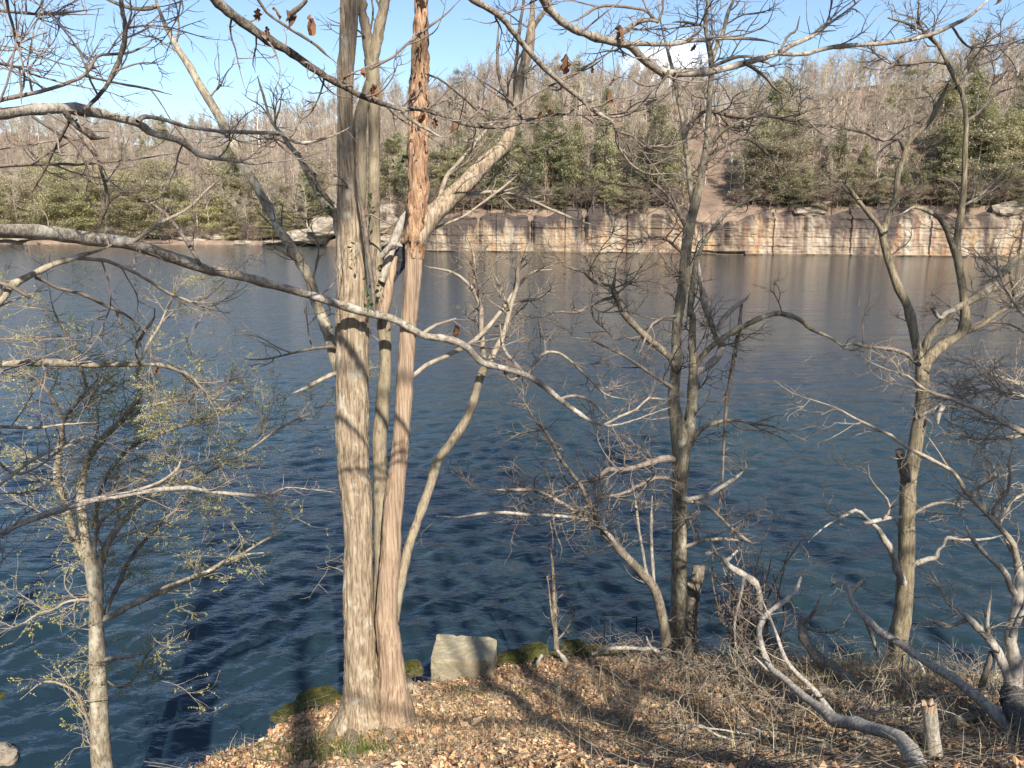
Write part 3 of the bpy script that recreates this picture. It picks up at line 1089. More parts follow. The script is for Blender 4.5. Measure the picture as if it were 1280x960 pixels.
class Plant:
    """a tree under way: an Empty, traced limbs, and a crown of fine twigs grown from them"""

    def __init__(s, name, base, label, cat, group=None):
        s.root = thing(name, base, label, cat, group)
        s.limbs = []

    def trunk(s, spec, Y0, Y1=None, material=None, S=28, cap=False, label=None, name='trunk', dens=0.0, parent=None, **kw):
        b_ = trace(spec, Y0, Y1, kw.pop('bulge', 0.0), kw.pop('wob', .5)) if isinstance(spec, str) else spec
        if cap:
            b_ = cap_end(b_)
        o = limb(name, b_, material, parent or s.root, S, **kw)
        if label:
            o['label'] = label
        if dens:
            s.limbs.append((b_, dens))
        return o

    def branch(s, spec, Y0, Y1=None, material=None, parent=None, dens=1.0, S=8, bulge=0.0, wob=.7, name='branch', cap=False, **kw):
        b_ = trace(spec, Y0, Y1, bulge, wob) if isinstance(spec, str) else spec
        if cap:
            b_ = cap_end(b_)
        while parent is not None and parent.parent not in (None, s.root):
            parent = parent.parent
        if not cap:
            k_ = len(b_[1])
            b_ = (b_[0], b_[1] * np.clip((1 - np.linspace(0, 1, k_)) / .22, .28, 1) ** .7)
        o = limb(name, b_, material, parent or s.root, S, kw.pop('rough', .14), kw.pop('freq', 22.0), .6)
        if dens:
            s.limbs.append((b_, dens))
        return o

    def crown(s, material, l1=(2.6, .35, 1.0), l2=(4.0, .15, .5), l3=(4.5, .08, .25), rmax=(.008, .0042, .003), rtip=.0014, up=.05, flat=.6,
              wander=.15, ang=(30, 70), seed=1, buds=None, bias=None):
        R = np.random.default_rng(seed)
        P0 = resample([b_ for b_, _ in s.limbs])
        g = np.array([d for _, d in s.limbs])
        a = grow(P0, l1[0], l1[1], l1[2], ang, 12, up, wander, rmax[0], rtip, .12, flat, .45, R, .6, bias, g)
        c = grow(a, l2[0], l2[1], l2[2], ang, 8, up, wander, rmax[1], rtip * .95, .15, flat, .4, R, .65)
        out = [P0, a, c]
        bat = [a, c]
        if l3:
            e = grow(c, l3[0], l3[1], l3[2], ang, 6, up, wander, rmax[2], rtip * .9, .1, flat, .3, R, .7)
            bat.append(e)
        tubes('crown', [bat[0]], 5, material, s.root)
        fine = tubes('crown', bat[1:], 4, material, s.root)
        if buds:
            per, size, pal, asp = buds
            src = bat[-1] if l3 else bat[1]
            n = int(len(src[0]) * per)
            i = R.integers(0, len(src[0]), n)
            k = R.integers(1, src[0].shape[1], n)
            ctr = src[0][i, k] + R.normal(0, size * .35, (n, 3))
            v_, f_ = quads_at(ctr, size, R, .2, asp, .3)
            me = raw_mesh('foliage', v_ - origin(s.root), f_, M_LEAF, False, np.repeat(pick(pal, n, R, .2), 4, 0))
            link('foliage', me, s.root)
        return a, c


def leaf_mesh(w, h, seed):
    """a curled dry leaf: a bent 4 x 5 patch with a lobed outline"""
    R = np.random.default_rng(seed)
    nu, nv = 7, 5
    u_ = np.linspace(0, 1, nu)
    vs = []
    ph = R.uniform(0, 6.28)
    for x, y in ((a, c) for a in u_ for c in np.linspace(-1, 1, nv)):
        if True:
            wd = math.sin(math.pi * min(max(x * .94 + .03, 0), 1)) ** .7 * (1 + .4 * math.sin(x * 17 + ph + 1.5 * y))
            cu_ = .5 * math.sin(3.2 * x + ph)
            vs.append((y * wd * w * .5 * (1 - .35 * abs(cu_)), -abs(y) ** 1.6 * w * (.5 + cu_) + .28 * w * math.sin(4 * x + ph) + .05 * w * math.sin(23 * x * y + ph), -x * h))
    return np.array(vs), grid_faces(nu, nv)


def hang_leaf(parent, p, size, yaw, seed, tilt=0.0):
    v_, f_ = leaf_mesh(size * .55, size, seed)
    c_, s__ = math.cos(yaw), math.sin(yaw)
    ct, st_ = math.cos(tilt), math.sin(tilt)
    v_ = v_ @ np.array([[1, 0, 0], [0, ct, st_], [0, -st_, ct]])
    v_ = v_ @ np.array([[c_, s__, 0], [-s__, c_, 0], [0, 0, 1]])
    R = np.random.default_rng(seed)
    col = np.array((.22, .105, .055)) * R.uniform(.6, 1.4)
    me = raw_mesh('leaf', v_ + p - origin(parent), f_, M_LEAF, True, np.tile(col, (len(v_), 1)))
    return link('leaf', me, parent)


# ---- the clump of stems in the middle -----------------------------------------
MY = 5.95
base = P(455, 905, MY)
base[2] = gh_fast(base[0], base[1])
T = Plant('clump_tree', base, 'clump of tall stems with furrowed grey trunk and orange peeling trunk at the bank edge', 'tree')
z0 = base[2]
A = T.trunk('452,985,50 452,905,48 453,870,46 451,830,41 449,790,38 448,740,36 447,640,36 442,590,38 441,540,41 441,470,42 441,400,40 439,330,36 438,270,32 434,220,22 432,175,20 432,100,20 434,60,21 437,0,22 439,-60,20 441,-160,16',
            MY, MY + .1, M_A, 72, K=260, rough=.17, freq=17, zs=.14, ridged=True, flare=(z0, .11, 7), dens=.05)
A2 = T.trunk('446,275,14 449,230,19 450,165,17 454,130,14 464,104,16', MY + .16, MY + .2, M_B, 18, K=40)
Bt = T.trunk('481,900,34 480,800,30 478,700,20 476,620,17 474,560,18 479,500,18 482,450,15 479,400,16 472,340,16 468,300,16 468,240,15 468,165,14 466,110,17 464,75,18', MY + .3, MY + .25, M_B, 24, K=120, rough=.09, flare=(z0 + .05, .05, 5), dens=.2)
T.branch('464,78,15 458,40,13 453,10,12 449,-40,10 446,-120,8', MY + .25, MY + .3, M_B, Bt, .5, S=14)
T.branch('465,78,15 474,35,14 480,10,13 486,-40,11 492,-140,8', MY + .25, MY + .1, M_B, Bt, .5, S=14)
Cc = T.trunk('496,920,40 491,850,34 486,800,30 484,767,27 489,700,25 493,630,23.5 503,540,21.5 509,430,20 514,370,21 519,310,22', MY - .02, MY + .05, M_C2, 48, K=180, rough=.15, freq=18, zs=.08, ridged=True,
             flare=(z0 + .02, .07, 5), label='bare orange dead trunk')
Cu = T.trunk('518,322,22 521,280,24 523,250,24 524,165,24 525,110,23 526,80,21 527,30,17 528,-20,15 529,-90,11', MY + .05, MY + .1, M_C, 36, K=170, rough=.30, freq=26, zs=.35, label='orange dead trunk with peeling bark and holes')
D = T.trunk('492,775,15 497,745,13.5 504,712,12 511,682,11.5 520,655,11 537,610,11 547,577,11 565,552,11 585,520,10.5 595,490,10.5 602,467,10 612,452,9', MY + .1, MY + .5, M_B, 14, K=70, rough=.08)
T.branch('611,453,9 622,432,7 630,415,6.5 635,392,6 640,375,6 647,355,5.5 647,337,4.5 652,327,4 662,315,3', MY + .5, MY + .7, M_TW_PALE, D, .9)
T.branch('605,448,7 602,415,6.5 602,387,6 595,370,5 592,360,4 594,332,3', MY + .5, MY + .45, M_TW_PALE, D, .9)
T.branch('594,364,4 577,347,4 565,340,3 548,336,2.5 535,334,2', MY + .46, MY + .3, M_TW_PALE, D, .9)
T.branch('594,334,3 592,318,2.5 586,306,2 582,296,1.5', MY + .45, MY + .5, M_TW_PALE, D, .9)
T.branch('512,474,7 532,457,6 557,445,6 587,430,6 612,407,5.5 632,380,5 650,355,4.5 667,340,4 690,337,3', MY + .05, MY + .9, M_TW_PALE, Cc, .9)
E = T.branch('520,302,24 535,275,25 548,262,24 575,237,22 605,205,20 632,180,16 644,140,12 651,95,12 660,60,13 664,30,10 665,0,8 667,-60,7', MY + .05, MY + .9, M_A, Cu, .35, S=24, rough=.16)
T.branch('660,50,7 670,28,6 684,8,5 700,-30,4', MY + .85, MY + .95, M_L, E, .6)
T.branch('642,150,6 643,120,4.5 644,80,4 648,45,4 655,-5,3.5 660,-60,3', MY + .7, MY + .8, M_TW_GREY, E, .8)
T.branch('641,150,5 634,125,4.5 624,95,4 622,60,3.5 624,25,3', MY + .7, MY + .55, M_TW_GREY, E, .9)
T.branch('547,258,6 556,225,5.5 568,208,5 590,183,5 607,163,4.5 622,148,4 640,135,3', MY + .2, MY + .5, M_TW_PALE, E, .5)
T.branch('552,247,5 590,242,4.5 624,240,4 650,247,4 680,258,3.5 720,275,3 750,283,2', MY + .25, MY + 1.2, M_TW_PALE, E, .5)
T.branch('545,285,3.5 580,270,3 615,245,3 640,225,2.5 650,215,1.5', MY + .2, MY + .6, M_TW_PALE, E, .4)
Fb = T.branch('424,470,12 417,445,12 410,415,13 396,380,13 388,351,12 376,327,12 360,302,12 347,280,11.5 333,254,11 306,206,10.5 285,165,11 265,130,11 240,89,10 213,45,9 196,5,8 180,-50,7', MY + .05, MY + .8, M_L, A, .5, S=16, rough=.09)
T.branch('196,8,6 176,12,5 150,6,4.5 120,-8,4', MY + .8, MY + .8, M_L, Fb, .7)
G_ = T.branch('428,300,14 421,270,13 412,262,12 400,243,10 388,222,9 376,200,8 364,185,7 352,168,6 340,150,4', MY + .1, MY + .3, M_L, A, .5, S=14, rough=.1)
T.branch('352,168,5 338,148,4 330,122,3.5 322,95,3', MY + .3, MY + .3, M_TW_PALE, G_, 1.0)
T.branch('423,465,6 400,475,5 385,484,5 366,492,3', MY, MY - .2, M_L, A, .4)
T.branch('421,404,0 419,433,5 395,435,3.5 370,440,3 330,449,2 290,448,1.2'.replace('421,404,0 ', ''), MY, MY + .2, M_TW_DARK, A, .3)
T.branch('477,352,9 484,330,11 493,302,11 503,276,10 511,260,8', MY + .2, MY + .3, M_DEAD, Bt, 0, S=12)
T.branch('476,322,7 490,306,7 503,308,5', MY + .1, MY + .05, M_DEAD, Bt, 0)
T.branch('478,395,12 484,370,14 490,340,10 496,318,7', MY + .1, MY + .15, M_C2, Bt, 0, S=12)
# roots running out over the soil
for i, uvw in enumerate(['500,850,16 512,858,13 524,866,10 540,872,7 560,874,4', '430,900,22 420,912,18 412,930,14 404,950,9', '470,905,20 485,918,14 498,935,9', '500,862,9 520,876,7 545,886,5 575,892,3',
                         '440,915,20 440,940,14 446,960,9']):
    rows = [list(map(float, x.split(','))) for x in uvw.split()]
    pts__ = np.array([on_ground(u_, v_) for u_, v_, _ in rows])
    rr__ = np.array([w_ for _, _, w_ in rows]) / F * depth(pts__) / 2
    pts__[:, 2] += rr__ * .25
    b_ = (catmull(pts__, 16), np.interp(np.linspace(0, 1, 16), np.linspace(0, 1, len(rr__)), rr__))
    limb('root', b_, M_A if i != 3 else M_LOG, T.root, 10, .2, 14)
T.crown(M_TW_GREY, l1=(5.5, .3, 1.1), l2=(9, .12, .5), l3=(9, .07, .22), seed=101, up=.05)

# ---- budding tree on the left --------------------------------------------------
LY = 7.0
base = P(132, 1010, LY)
base[2] = min(base[2], gh_fast(base[0], base[1]))
L = Plant('budding_tree', base, 'small leaning tree with fine yellow green buds standing at the water on the left bank', 'tree')
lt = L.trunk('136,1080,32 131,1000,27 128,960,24 124,880,21 122,820,19 121,760,16 119,725,19 113,700,16 106,682,14', LY - .05, LY, M_L, 20, K=90, rough=.09, dens=.5)
L.branch('108,690,13 104,650,12 101,612,10 110,575,9 127,550,9 150,527,9 165,510,8 175,490,6 172,470,5 168,450,3', LY, LY + .6, M_L, lt, 1.0, S=12)
ll = L.branch('112,705,10 100,688,9 92,665,9 82,630,8.5 72,600,8 75,560,7 80,525,6 96,502,5 110,487,4.5 125,470,3', LY, LY - .3, M_L, lt, 1.0, S=10)
L.branch('80,525,5 62,492,4.5 45,475,4 32,465,3 10,440,2', LY - .2, LY - .5, M_TW_PALE, lt, 1.0)
L.branch('120,725,10 126,705,9.5 131,688,9 140,670,8.5 148,660,8 160,645,7 168,636,6 187,620,5 212,605,4 236,598,3', LY, LY + .5, M_L, lt, 1.0, S=10)
L.branch('212,605,3.5 240,600,3.5 275,582,3 315,560,3 347,537,3 380,520,2.5 402,515,1.5', LY + .45, LY + .9, M_TW_PALE, lt, 1.0)
L.branch('131,775,5 136,755,5 148,730,5 161,699,4.5 192,664,4 212,645,3.5 234,628,2.5', LY + .05, LY + .9, M_TW_DARK, lt, 1.0)
L.branch('118,660,6 122,630,5.5 135,595,5 162,560,5 200,542,4.5 250,525,4 276,515,3.5 295,505,3 312,490,2', LY + .1, LY + .7, M_TW_GREY, lt, 1.2)
L.branch('126,775,8 141,769,8 160,758,8 179,749,8 200,739,8 220,730,8 240,722,7.5 261,714,6.5 280,703,5.5 299,695,5 316,692,3.5 330,691,2.5', LY, LY + .7, M_L, lt, .7, S=10)
L.branch('299,695,4 323,680,3 340,671,2.5 354,664,1.5', LY + .6, LY + .8, M_TW_PALE, lt, .9)
L.branch('124,826,7 134,824,6 150,822,5.5 167,820,5', LY, LY - .1, M_DEAD, lt, .2, cap=True)
L.branch('121,930,5 113,908,4 106,890,3.5 98,868,3 79,855,3 52,853,2.5 25,875,1.5', LY, LY - .5, M_TW_PALE, lt, .8)
L.branch('117,750,4 100,749,3.5 82,752,3 66,762,3 48,767,2.5 30,778,2 14,785,1.5', LY, LY - .5, M_TW_PALE, lt, 1.0)
L.branch('132,850,3 150,860,2.5 170,845,2.5 185,815,2 215,790,1.5', LY, LY + .4, M_TW_GREY, lt, 1.0)
L.branch('118,700,5 122,660,4.5 140,640,4 155,632,4 180,618,3.5 210,598,3 260,575,2.5 300,560,2', LY + .05, LY - .6, M_TW_PALE, lt, 1.1)
L.branch('150,527,4 175,515,4 200,505,3.5 230,500,3 262,505,2.5', LY + .4, LY + .2, M_TW_PALE, lt, 1.2)
L.branch('172,470,4 180,440,4 200,405,3 215,370,2.5 222,345,2', LY + .5, LY + .9, M_TW_PALE, lt, 1.3)
L.branch('110,487,4 100,455,3.5 88,425,3 70,395,2.5 62,365,1.5', LY - .2, LY + .1, M_TW_DARK, lt, 1.2)
BUDS = [(.42, .40, .11), (.48, .44, .14), (.33, .36, .10), (.44, .41, .16), (.52, .48, .19)]
L.crown(M_TW_PALE, l1=(7.5, .35, 1.7), l2=(13, .15, .6), l3=(9, .07, .22), rmax=(.0050, .0028, .0018), rtip=.0009, seed=102, up=.03, flat=.22, buds=(13, .0150, BUDS, .6))

# ---- leafless tree right of the middle -------------------------------------------
CY_ = 9.0
base = P(842, 826, CY_)
base[2] = gh_fast(base[0], base[1])
M = Plant('bare_tree', base, 'leafless grey twin stemmed tree with a dark stem leaning left at the shore edge', 'tree')
z0 = base[2]
mt = M.trunk('841,870,26 842,822,23 845,790,20.5 848,753,20 849,687,18.5 849,620,18 851,585,21 851,560,23 846,530,19 842,505,15 842,490,14 845,455,13.5 846,417,12.5 847,400,12 854,355,13 860,292,13 870,250,11.5 877,217,10 883,183,9 885,150,7.5 887,118,6.5 889,82,6.5 887,62,6 882,32,5 885,0,4.5 886,-50,4',
             CY_, CY_ + .25, M_M, 24, K=170, rough=.08, flare=(z0, .05, 5), dens=.5)
m2 = M.trunk('853,585,14 858,555,15 863,522,14 866,495,12.5 867,450,11 865,430,9 866,395,8.5 862,392,7.5 866,355,7 870,325,6 882,300,5 900,275,4 922,257,3.5 950,245,2.5', CY_ + .05, CY_ + .5, M_M, 14, K=80, rough=.08, dens=.8)
mn = M.trunk('836,850,15 833,803,13 828,770,12.5 822,745,12 813,727,11.5 797,710,11 777,690,10.5 765,676,10 753,665,8', CY_ - .1, CY_ - .3, M_LOG, 16, K=60, rough=.1, dens=.4)
M.branch('888,85,0 889,84,6 892,70,6 897,55,5.5 902,45,5 907,28,5 910,15,4.5 917,0,4 925,-30,3'.replace('888,85,0 ', ''), CY_ + .25, CY_ + .3, M_M, mt, .8)
M.branch('866,468,9 877,462,8.5 892,452,9 900,440,9 902,430,8.5 895,418,8 887,400,7.5 881,380,7 875,345,6 872,315,5 868,290,3.5', CY_ + .2, CY_ + .4, M_DEAD, m2, .7, S=10)
M.branch('868,458,7 876,447,7 888,434,6.5 900,425,6.5 915,415,6.5 930,407,6 955,395,6 980,391,5.5 1002,400,5 1012,410,4.5 1035,420,4 1052,432,3.5 1080,440,2.5', CY_ + .2, CY_ - .3, M_M, m2, .8, bulge=-.1)
M.branch('893,424,7 900,405,7 907,395,6.5 918,384,6 930,376,5 937,367,3.5', CY_ + .3, CY_ + .1, M_DEAD, m2, .8)
mb = M.branch('846,462,9 837,446,9 817,430,8.5 797,411,8 780,392,8 772,375,7.5 766,360,6.5 768,350,5 770,335,3.5', CY_ + .05, CY_ - .3, M_M, mt, .7, S=10)
M.branch('766,372,4.5 757,374,4 742,380,4 720,391,4 695,390,3 667,397,2.5 645,385,1.5', CY_ - .2, CY_ - .8, M_TW_DARK, mt, .8)
M.branch('768,358,4 742,352,4 730,340,3.5 707,333,3 695,320,2', CY_ - .25, CY_ - .6, M_TW_DARK, mt, .8)
M.branch('840,485,5 826,475,4.5 810,465,4 785,447,3.5 760,435,3 735,424,2.5 715,422,1.5', CY_, CY_ - .7, M_TW_GREY, mt, 1.0)
M.branch('863,558,7 870,545,6.5 877,537,6 888,531,5.5 900,527,5 920,525,4.5 947,530,3.5 972,535,3 1010,552,2', CY_ + .1, CY_ + .3, M_M, m2, .9)
M.branch('852,624,7 868,623,6.5 887,619,6.5 900,610,6 910,604,6 922,596,5 930,587,4', CY_, CY_ - .2, M_DEAD, mt, .8)
M.branch('855,626,5 870,628,4.5 890,637,4.5 903,650,4 913,660,4 928,672,4 943,680,3 958,672,2', CY_, CY_ - .4, M_TW_GREY, mt, .8)
M.branch('853,686,5 868,679,4.5 880,676,4.5 905,673,4 927,675,3 945,670,2', CY_, CY_ - .3, M_TW_PALE, mt, .8)
m3 = M.branch('868,265,7.5 864,245,7 861,225,7 860,212,7 857,195,6.5 854,165,6 850,140,5 847,125,5 840,87,4.5 832,57,4 825,27,3.5 820,-20,3', CY_ + .2, CY_ + .6, M_M, mt, .9, S=10)
M.branch('856,172,5 862,155,4.5 870,147,4.5 885,138,4.5 910,144,4.5 932,147,4.5 960,145,4 992,151,3.5 1007,149,3 1025,165,2.5 1055,180,2', CY_ + .5, CY_ - .2, M_TW_DARK, mt, .8)
M.branch('876,222,6 882,202,5.5 888,185,5 895,170,5 912,158,4.5 932,149,4', CY_ + .2, CY_ + .1, M_M, mt, .6)
M.branch('879,215,5 884,200,5 900,185,5 920,174,4.5 937,174,4 957,190,4 970,205,3.5 976,225,2.5', CY_ + .2, CY_ + .5, M_M, mt, .9)
M.branch('887,110,5 893,85,4.5 903,78,4.5 920,71,4 945,72,3 970,85,2.5', CY_ + .2, CY_, M_TW_DARK, mt, 1.0)
M.branch('882,34,4 875,31,3.5 867,30,3.5 852,27,3 840,28,2', CY_ + .2, CY_, M_TW_DARK, mt, 1.0)
M.branch('860,290,5 845,262,4 830,240,3.5 812,225,3 800,205,2', CY_ + .2, CY_ - .2, M_TW_DARK, mt, .9)
M.branch('857,320,4 835,300,4 815,296,3 790,300,2.5 770,296,2', CY_ + .2, CY_ - .4, M_TW_DARK, mt, .9)
M.branch('848,395,4 828,398,4 812,410,3.5 800,440,3', CY_ + .1, CY_ - .2, M_TW_DARK, mt, 1.0)
M.branch('757,668,8 748,655,7 737,632,6 725,605,5 702,575,4.5 685,545,4 670,527,3.5 655,502,2.5 643,485,1.5', CY_ - .3, CY_ - 1.1, M_LOG, mn, .8)
M.branch('768,679,6 752,660,5.5 740,657,5 727,645,4.5 708,632,4.5 695,625,4.5 670,612,4 645,612,3.5 620,612,3 590,615,2', CY_ - .3, CY_ - 1.0, M_TW_PALE, mn, 1.1)
M.branch('843,575,8 835,573,7.5 815,577,7 792,585,6.5 775,588,6 760,588,6 745,599,5 725,607,4.5 700,620,3.5 680,630,2.5', CY_, CY_ - .5, M_TW_DARK, mt, 1.3)
M.branch('842,600,6 820,596,5 800,606,5 780,616,4 750,622,3.5 720,640,3 690,640,2', CY_, CY_ - .7, M_TW_DARK, mt, 1.3)
M.branch('770,682,5 755,662,4.5 740,653,4.5 718,647,4.5 695,645,4 670,644,4 635,641,4 602,642,4 570,646,3.5 545,645,2.5', CY_ - .3, CY_ - 1.2, M_DEAD, mn, .8)
M.branch('809,722,4 805,700,4 800,670,3.5 795,635,3 790,600,2', CY_ - .25, CY_ - .2, M_DEAD, mn, .3)
M.branch('818,735,4.5 815,700,4.5 814,660,4 815,620,3.5', CY_ - .2, CY_ - .2, M_DEAD, mn, .3)
M.crown(M_TW_DARK, l1=(5.5, .35, 1.35), l2=(9, .15, .65), l3=(9, .08, .28), rmax=(.0085, .0048, .0034), rtip=.0016, seed=103, up=.04)

# ---- forked tree on the right -------------------------------------------------------
RY = 9.15
base = P(1118, 836, RY)
base[2] = gh_fast(base[0], base[1])
Rr = Plant('bare_tree', base, 'leafless olive grey tree forking in three above the water behind the fallen limbs', 'tree')
z0 = base[2]
rt = Rr.trunk('1116,880,28 1119,837,25 1122,800,23 1127,775,22 1130,740,20 1132,712,19.5 1133,650,19 1135,605,18 1138,585,17 1142,567,16.5 1152,505,15.5 1152,467,16', RY, RY + .1, M_R, 24, K=110, rough=.08, flare=(z0, .05, 5), dens=.2)
r1 = Rr.trunk('1152,470,14 1149,450,12.5 1142,415,11.5 1135,385,10.5 1122,358,10 1112,330,9.5 1105,305,9 1103,290,9.5 1108,278,9 1114,262,8 1120,247,7.5 1122,222,7 1125,210,6.5 1130,197,6.5 1132,184,6', RY + .1, RY + .5, M_R, 16, K=80, rough=.08, dens=.3)
Rr.branch('1103,292,7 1098,282,6.5 1090,272,6 1080,260,5.5 1072,250,5 1065,240,4.5 1055,227,4 1042,225,2.5', RY + .3, RY + .1, M_R, r1, .5)
Rr.branch('1131,188,5 1125,174,5 1115,173,4.5 1100,175,4.5 1085,167,4 1070,163,3.5 1055,160,3 1040,152,2', RY + .5, RY + .2, M_TW_DARK, r1, .9)
Rr.branch('1132,186,5.5 1140,173,5.5 1157,158,5.5 1167,142,6 1177,122,5.5 1187,100,5', RY + .5, RY + .3, M_R, r1, .4)
r2 = Rr.trunk('1154,462,13 1160,450,13 1168,440,13 1180,430,12.5 1195,421,12.5 1204,412,12 1207,395,10.5 1203,360,9.5 1197,325,9.5 1196,300,9 1200,275,8 1203,250,7 1205,225,6.5 1206,187,6 1207,150,5.5 1202,117,5.5 1190,92,5 1182,75,4.5 1172,57,4 1160,42,3.5 1142,32,3 1110,22,2', RY + .1, RY + .3, M_R, 16, K=110, rough=.08, dens=.4)
Rr.branch('1196,322,7 1190,305,6.5 1185,292,6.5 1180,280,6 1172,271,5.5 1160,264,5 1150,260,4.5 1140,259,4 1132,265,3 1112,272,2', RY + .2, RY - .1, M_M, r2, .4)
Rr.branch('1207,152,4 1222,142,4 1235,127,3.5 1250,115,3 1275,108,2', RY + .3, RY + .5, M_TW_DARK, r2, 1.0)
Rr.branch('1184,80,4 1175,78,4 1160,76,4 1140,80,3.5 1115,81,3 1095,95,2', RY + .3, RY, M_TW_DARK, r2, 1.0)
Rr.branch('1172,57,3 1155,40,3 1148,20,2.5 1150,-10,2', RY + .3, RY + .3, M_TW_DARK, r2, 1.0)
Rr.branch('1195,110,3.5 1215,85,3 1245,62,2.5 1290,45,2', RY + .3, RY + .8, M_TW_DARK, r2, 1.2)
Rr.branch('1197,260,3.5 1225,245,3 1255,215,2.5 1290,200,2', RY + .3, RY + .8, M_TW_DARK, r2, 1.0)
r3 = Rr.branch('1154,455,10 1157,430,9 1170,411,9 1182,398,9 1192,387,9 1210,377,9 1235,362,9 1245,352,9 1252,342,9 1267,327,9 1282,316,9 1310,295,8', RY + .15, RY + .1, M_M, rt, .5, S=12)
Rr.branch('1204,416,7 1216,412,7 1230,405,6.5 1247,392,6 1258,385,5.5 1267,377,5 1268,365,4.5 1264,350,4.5 1262,325,4 1267,305,3.5 1278,290,3', RY + .3, RY + .1, M_R, r2, .4)
Rr.branch('1192,388,6 1182,392,5.5 1175,398,5 1168,389,4.5 1163,384,3.5', RY + .1, RY - .1, M_DEAD, rt, .6)
Rr.branch('1205,414,5 1222,404,4 1250,402,4 1270,408,3.5 1290,425,2.5', RY + .3, RY + .4, M_TW_DARK, r2, .6)
Rr.branch('1149,456,6 1144,452,5.5 1132,442,5 1115,436,4.5 1085,434,4.5 1068,430,4 1052,432,3', RY, RY - .5, M_TW_DARK, rt, 1.0)
Rr.branch('1134,738,9 1128,724,9 1121,712,9 1118,697,8.5 1112,683,8 1105,674,7.5 1100,664,6.5 1092,656,5 1080,644,4.5 1070,637,4 1060,642,4 1048,649,3.5 1035,655,3.5 1020,668,3 1010,678,2', RY, RY - .4, M_DEAD, rt, .4, S=10)
Rr.branch('1127,646,5 1110,647,5 1096,650,5 1085,653,5.5 1080,654,4', RY, RY - .3, M_DEAD, rt, .5, cap=True)
Rr.branch('1105,647,4 1112,638,3.5 1110,625,3 1098,612,3 1088,600,2.5 1085,580,1.5', RY - .2, RY - .3, M_TW_PALE, rt, 1.2)
Rr.branch('1140,707,7 1148,703,7 1157,700,6.5 1165,697,6 1171,697,6 1172,688,5 1180,682,4 1182,674,4.5 1186,672,4.5 1198,674,4 1210,675,4 1235,674,3.5 1250,670,3 1265,666,2', RY, RY - .2, M_DEAD, rt, .6)
Rr.branch('1142,642,4 1160,632,3.5 1185,628,3 1205,635,2', RY, RY - .2, M_TW_PALE, rt, 1.0)
Rr.branch('1134,600,14 1130,588,13 1127,575,12 1125,563,10', RY - .03, RY - .1, M_LOG, rt, 0, S=12, cap=True)
Rr.branch('1150,520,5 1165,512,5 1178,505,6 1173,520,6 1172,530,5', RY, RY - .2, M_DEAD, rt, .4)
Rr.crown(M_TW_DARK, l1=(4.6, .3, 1.15), l2=(8, .15, .6), l3=(8, .08, .26), rmax=(.0075, .0045, .0034), rtip=.0016, seed=104, up=.04)

# ---- half dead tree at the right edge --------------------------------------------------
SY = 6.1
base = P(1302, 955, SY - 1.0)
base[2] = min(gh_fast(base[0], base[1]), base[2])
Sx = Plant('dead_tree', base, 'bleached dead tree with a blackened base rising at the right picture edge', 'tree')
s0 = Sx.trunk('1302,960,40 1290,925,36 1278,900,32 1268,880,28 1266,864,24', SY - 1.1, SY, M_CHAR, 20, K=40, rough=.22, freq=20, zs=.2, label='blackened split trunk base')
s1 = Sx.trunk('1266,872,23 1267,855,20 1269,829,17 1265,812,15 1262,798,14 1267,778,13.5 1271,760,12.5 1275,726,10.5 1272,706,9 1268,690,8', SY, SY + .1, M_DEAD, 18, K=60, rough=.12, dens=.2)
Sx.branch('1272,712,8 1270,695,8 1267,680,7.5 1254,664,7 1240,648,6.5 1226,634,6 1212,620,6 1202,605,5.5 1192,590,5 1180,583,4.5 1167,576,4.5 1152,568,4.5 1135,560,4 1122,550,4 1110,542,3.5 1092,534,3.5 1077,527,3 1060,518,3 1045,510,3 1020,501,2.5 992,492,2 967,475,1.2', SY + .1, SY - .5, M_TW_PALE, s1, .5)
Sx.branch('1268,742,8 1262,730,7.5 1257,715,7 1240,700,6.5 1225,685,6 1212,668,5.5 1207,657,5', SY + .05, SY - .2, M_DEAD, s1, .3)
Sx.branch('1240,647,5 1246,630,4.5 1258,618,4.5 1263,600,4 1262,580,3 1266,560,2', SY, SY - .1, M_TW_PALE, s1, 1.0)
Sx.branch('1214,622,4 1218,608,3.5 1226,598,3 1250,596,3 1262,590,2', SY - .1, SY + .2, M_TW_PALE, s1, 1.0)
Sx.branch('1245,652,4 1258,640,4 1262,628,4 1280,618,3.5 1300,612,3', SY, SY + .2, M_TW_PALE, s1, 1.0)
Sx.branch('1262,690,4 1255,668,3.5 1240,650,3 1228,632,2.5 1222,612,2', SY + .1, SY + .3, M_TW_PALE, s1, .8)
Sx.branch('1262,850,12 1255,832,11 1245,811,11 1236,798,10.5 1227,789,10.5 1218,780,9 1211,773,7 1200,764,6 1189,757,5.5 1182,748,4.5 1176,735,3.5 1165,715,2.5', SY, SY + .3, M_DEAD, s1, .9, S=12)
Sx.branch('1211,775,5 1200,778,4.5 1190,782,4 1176,783,3.5 1168,778,3', SY + .2, SY, M_TW_DARK, s1, 1.0)
Sx.branch('1236,800,5 1234,780,5 1236,760,4 1240,735,2', SY + .1, SY + .1, M_DEAD, s1, .8)
Sx.branch('1240,815,7 1234,835,7 1228,855,6.5 1224,870,5', SY + .1, SY + .1, M_LOG, s1, .2)
Sx.branch('1265,795,6 1275,770,6 1285,750,5', SY, SY, M_DEAD, s1, .3)
Sx.crown(M_TW_PALE, l1=(7, .25, .9), l2=(9, .12, .42), l3=(8, .06, .2), rmax=(.006, .0038, .003), rtip=.0014, seed=105, up=.03)

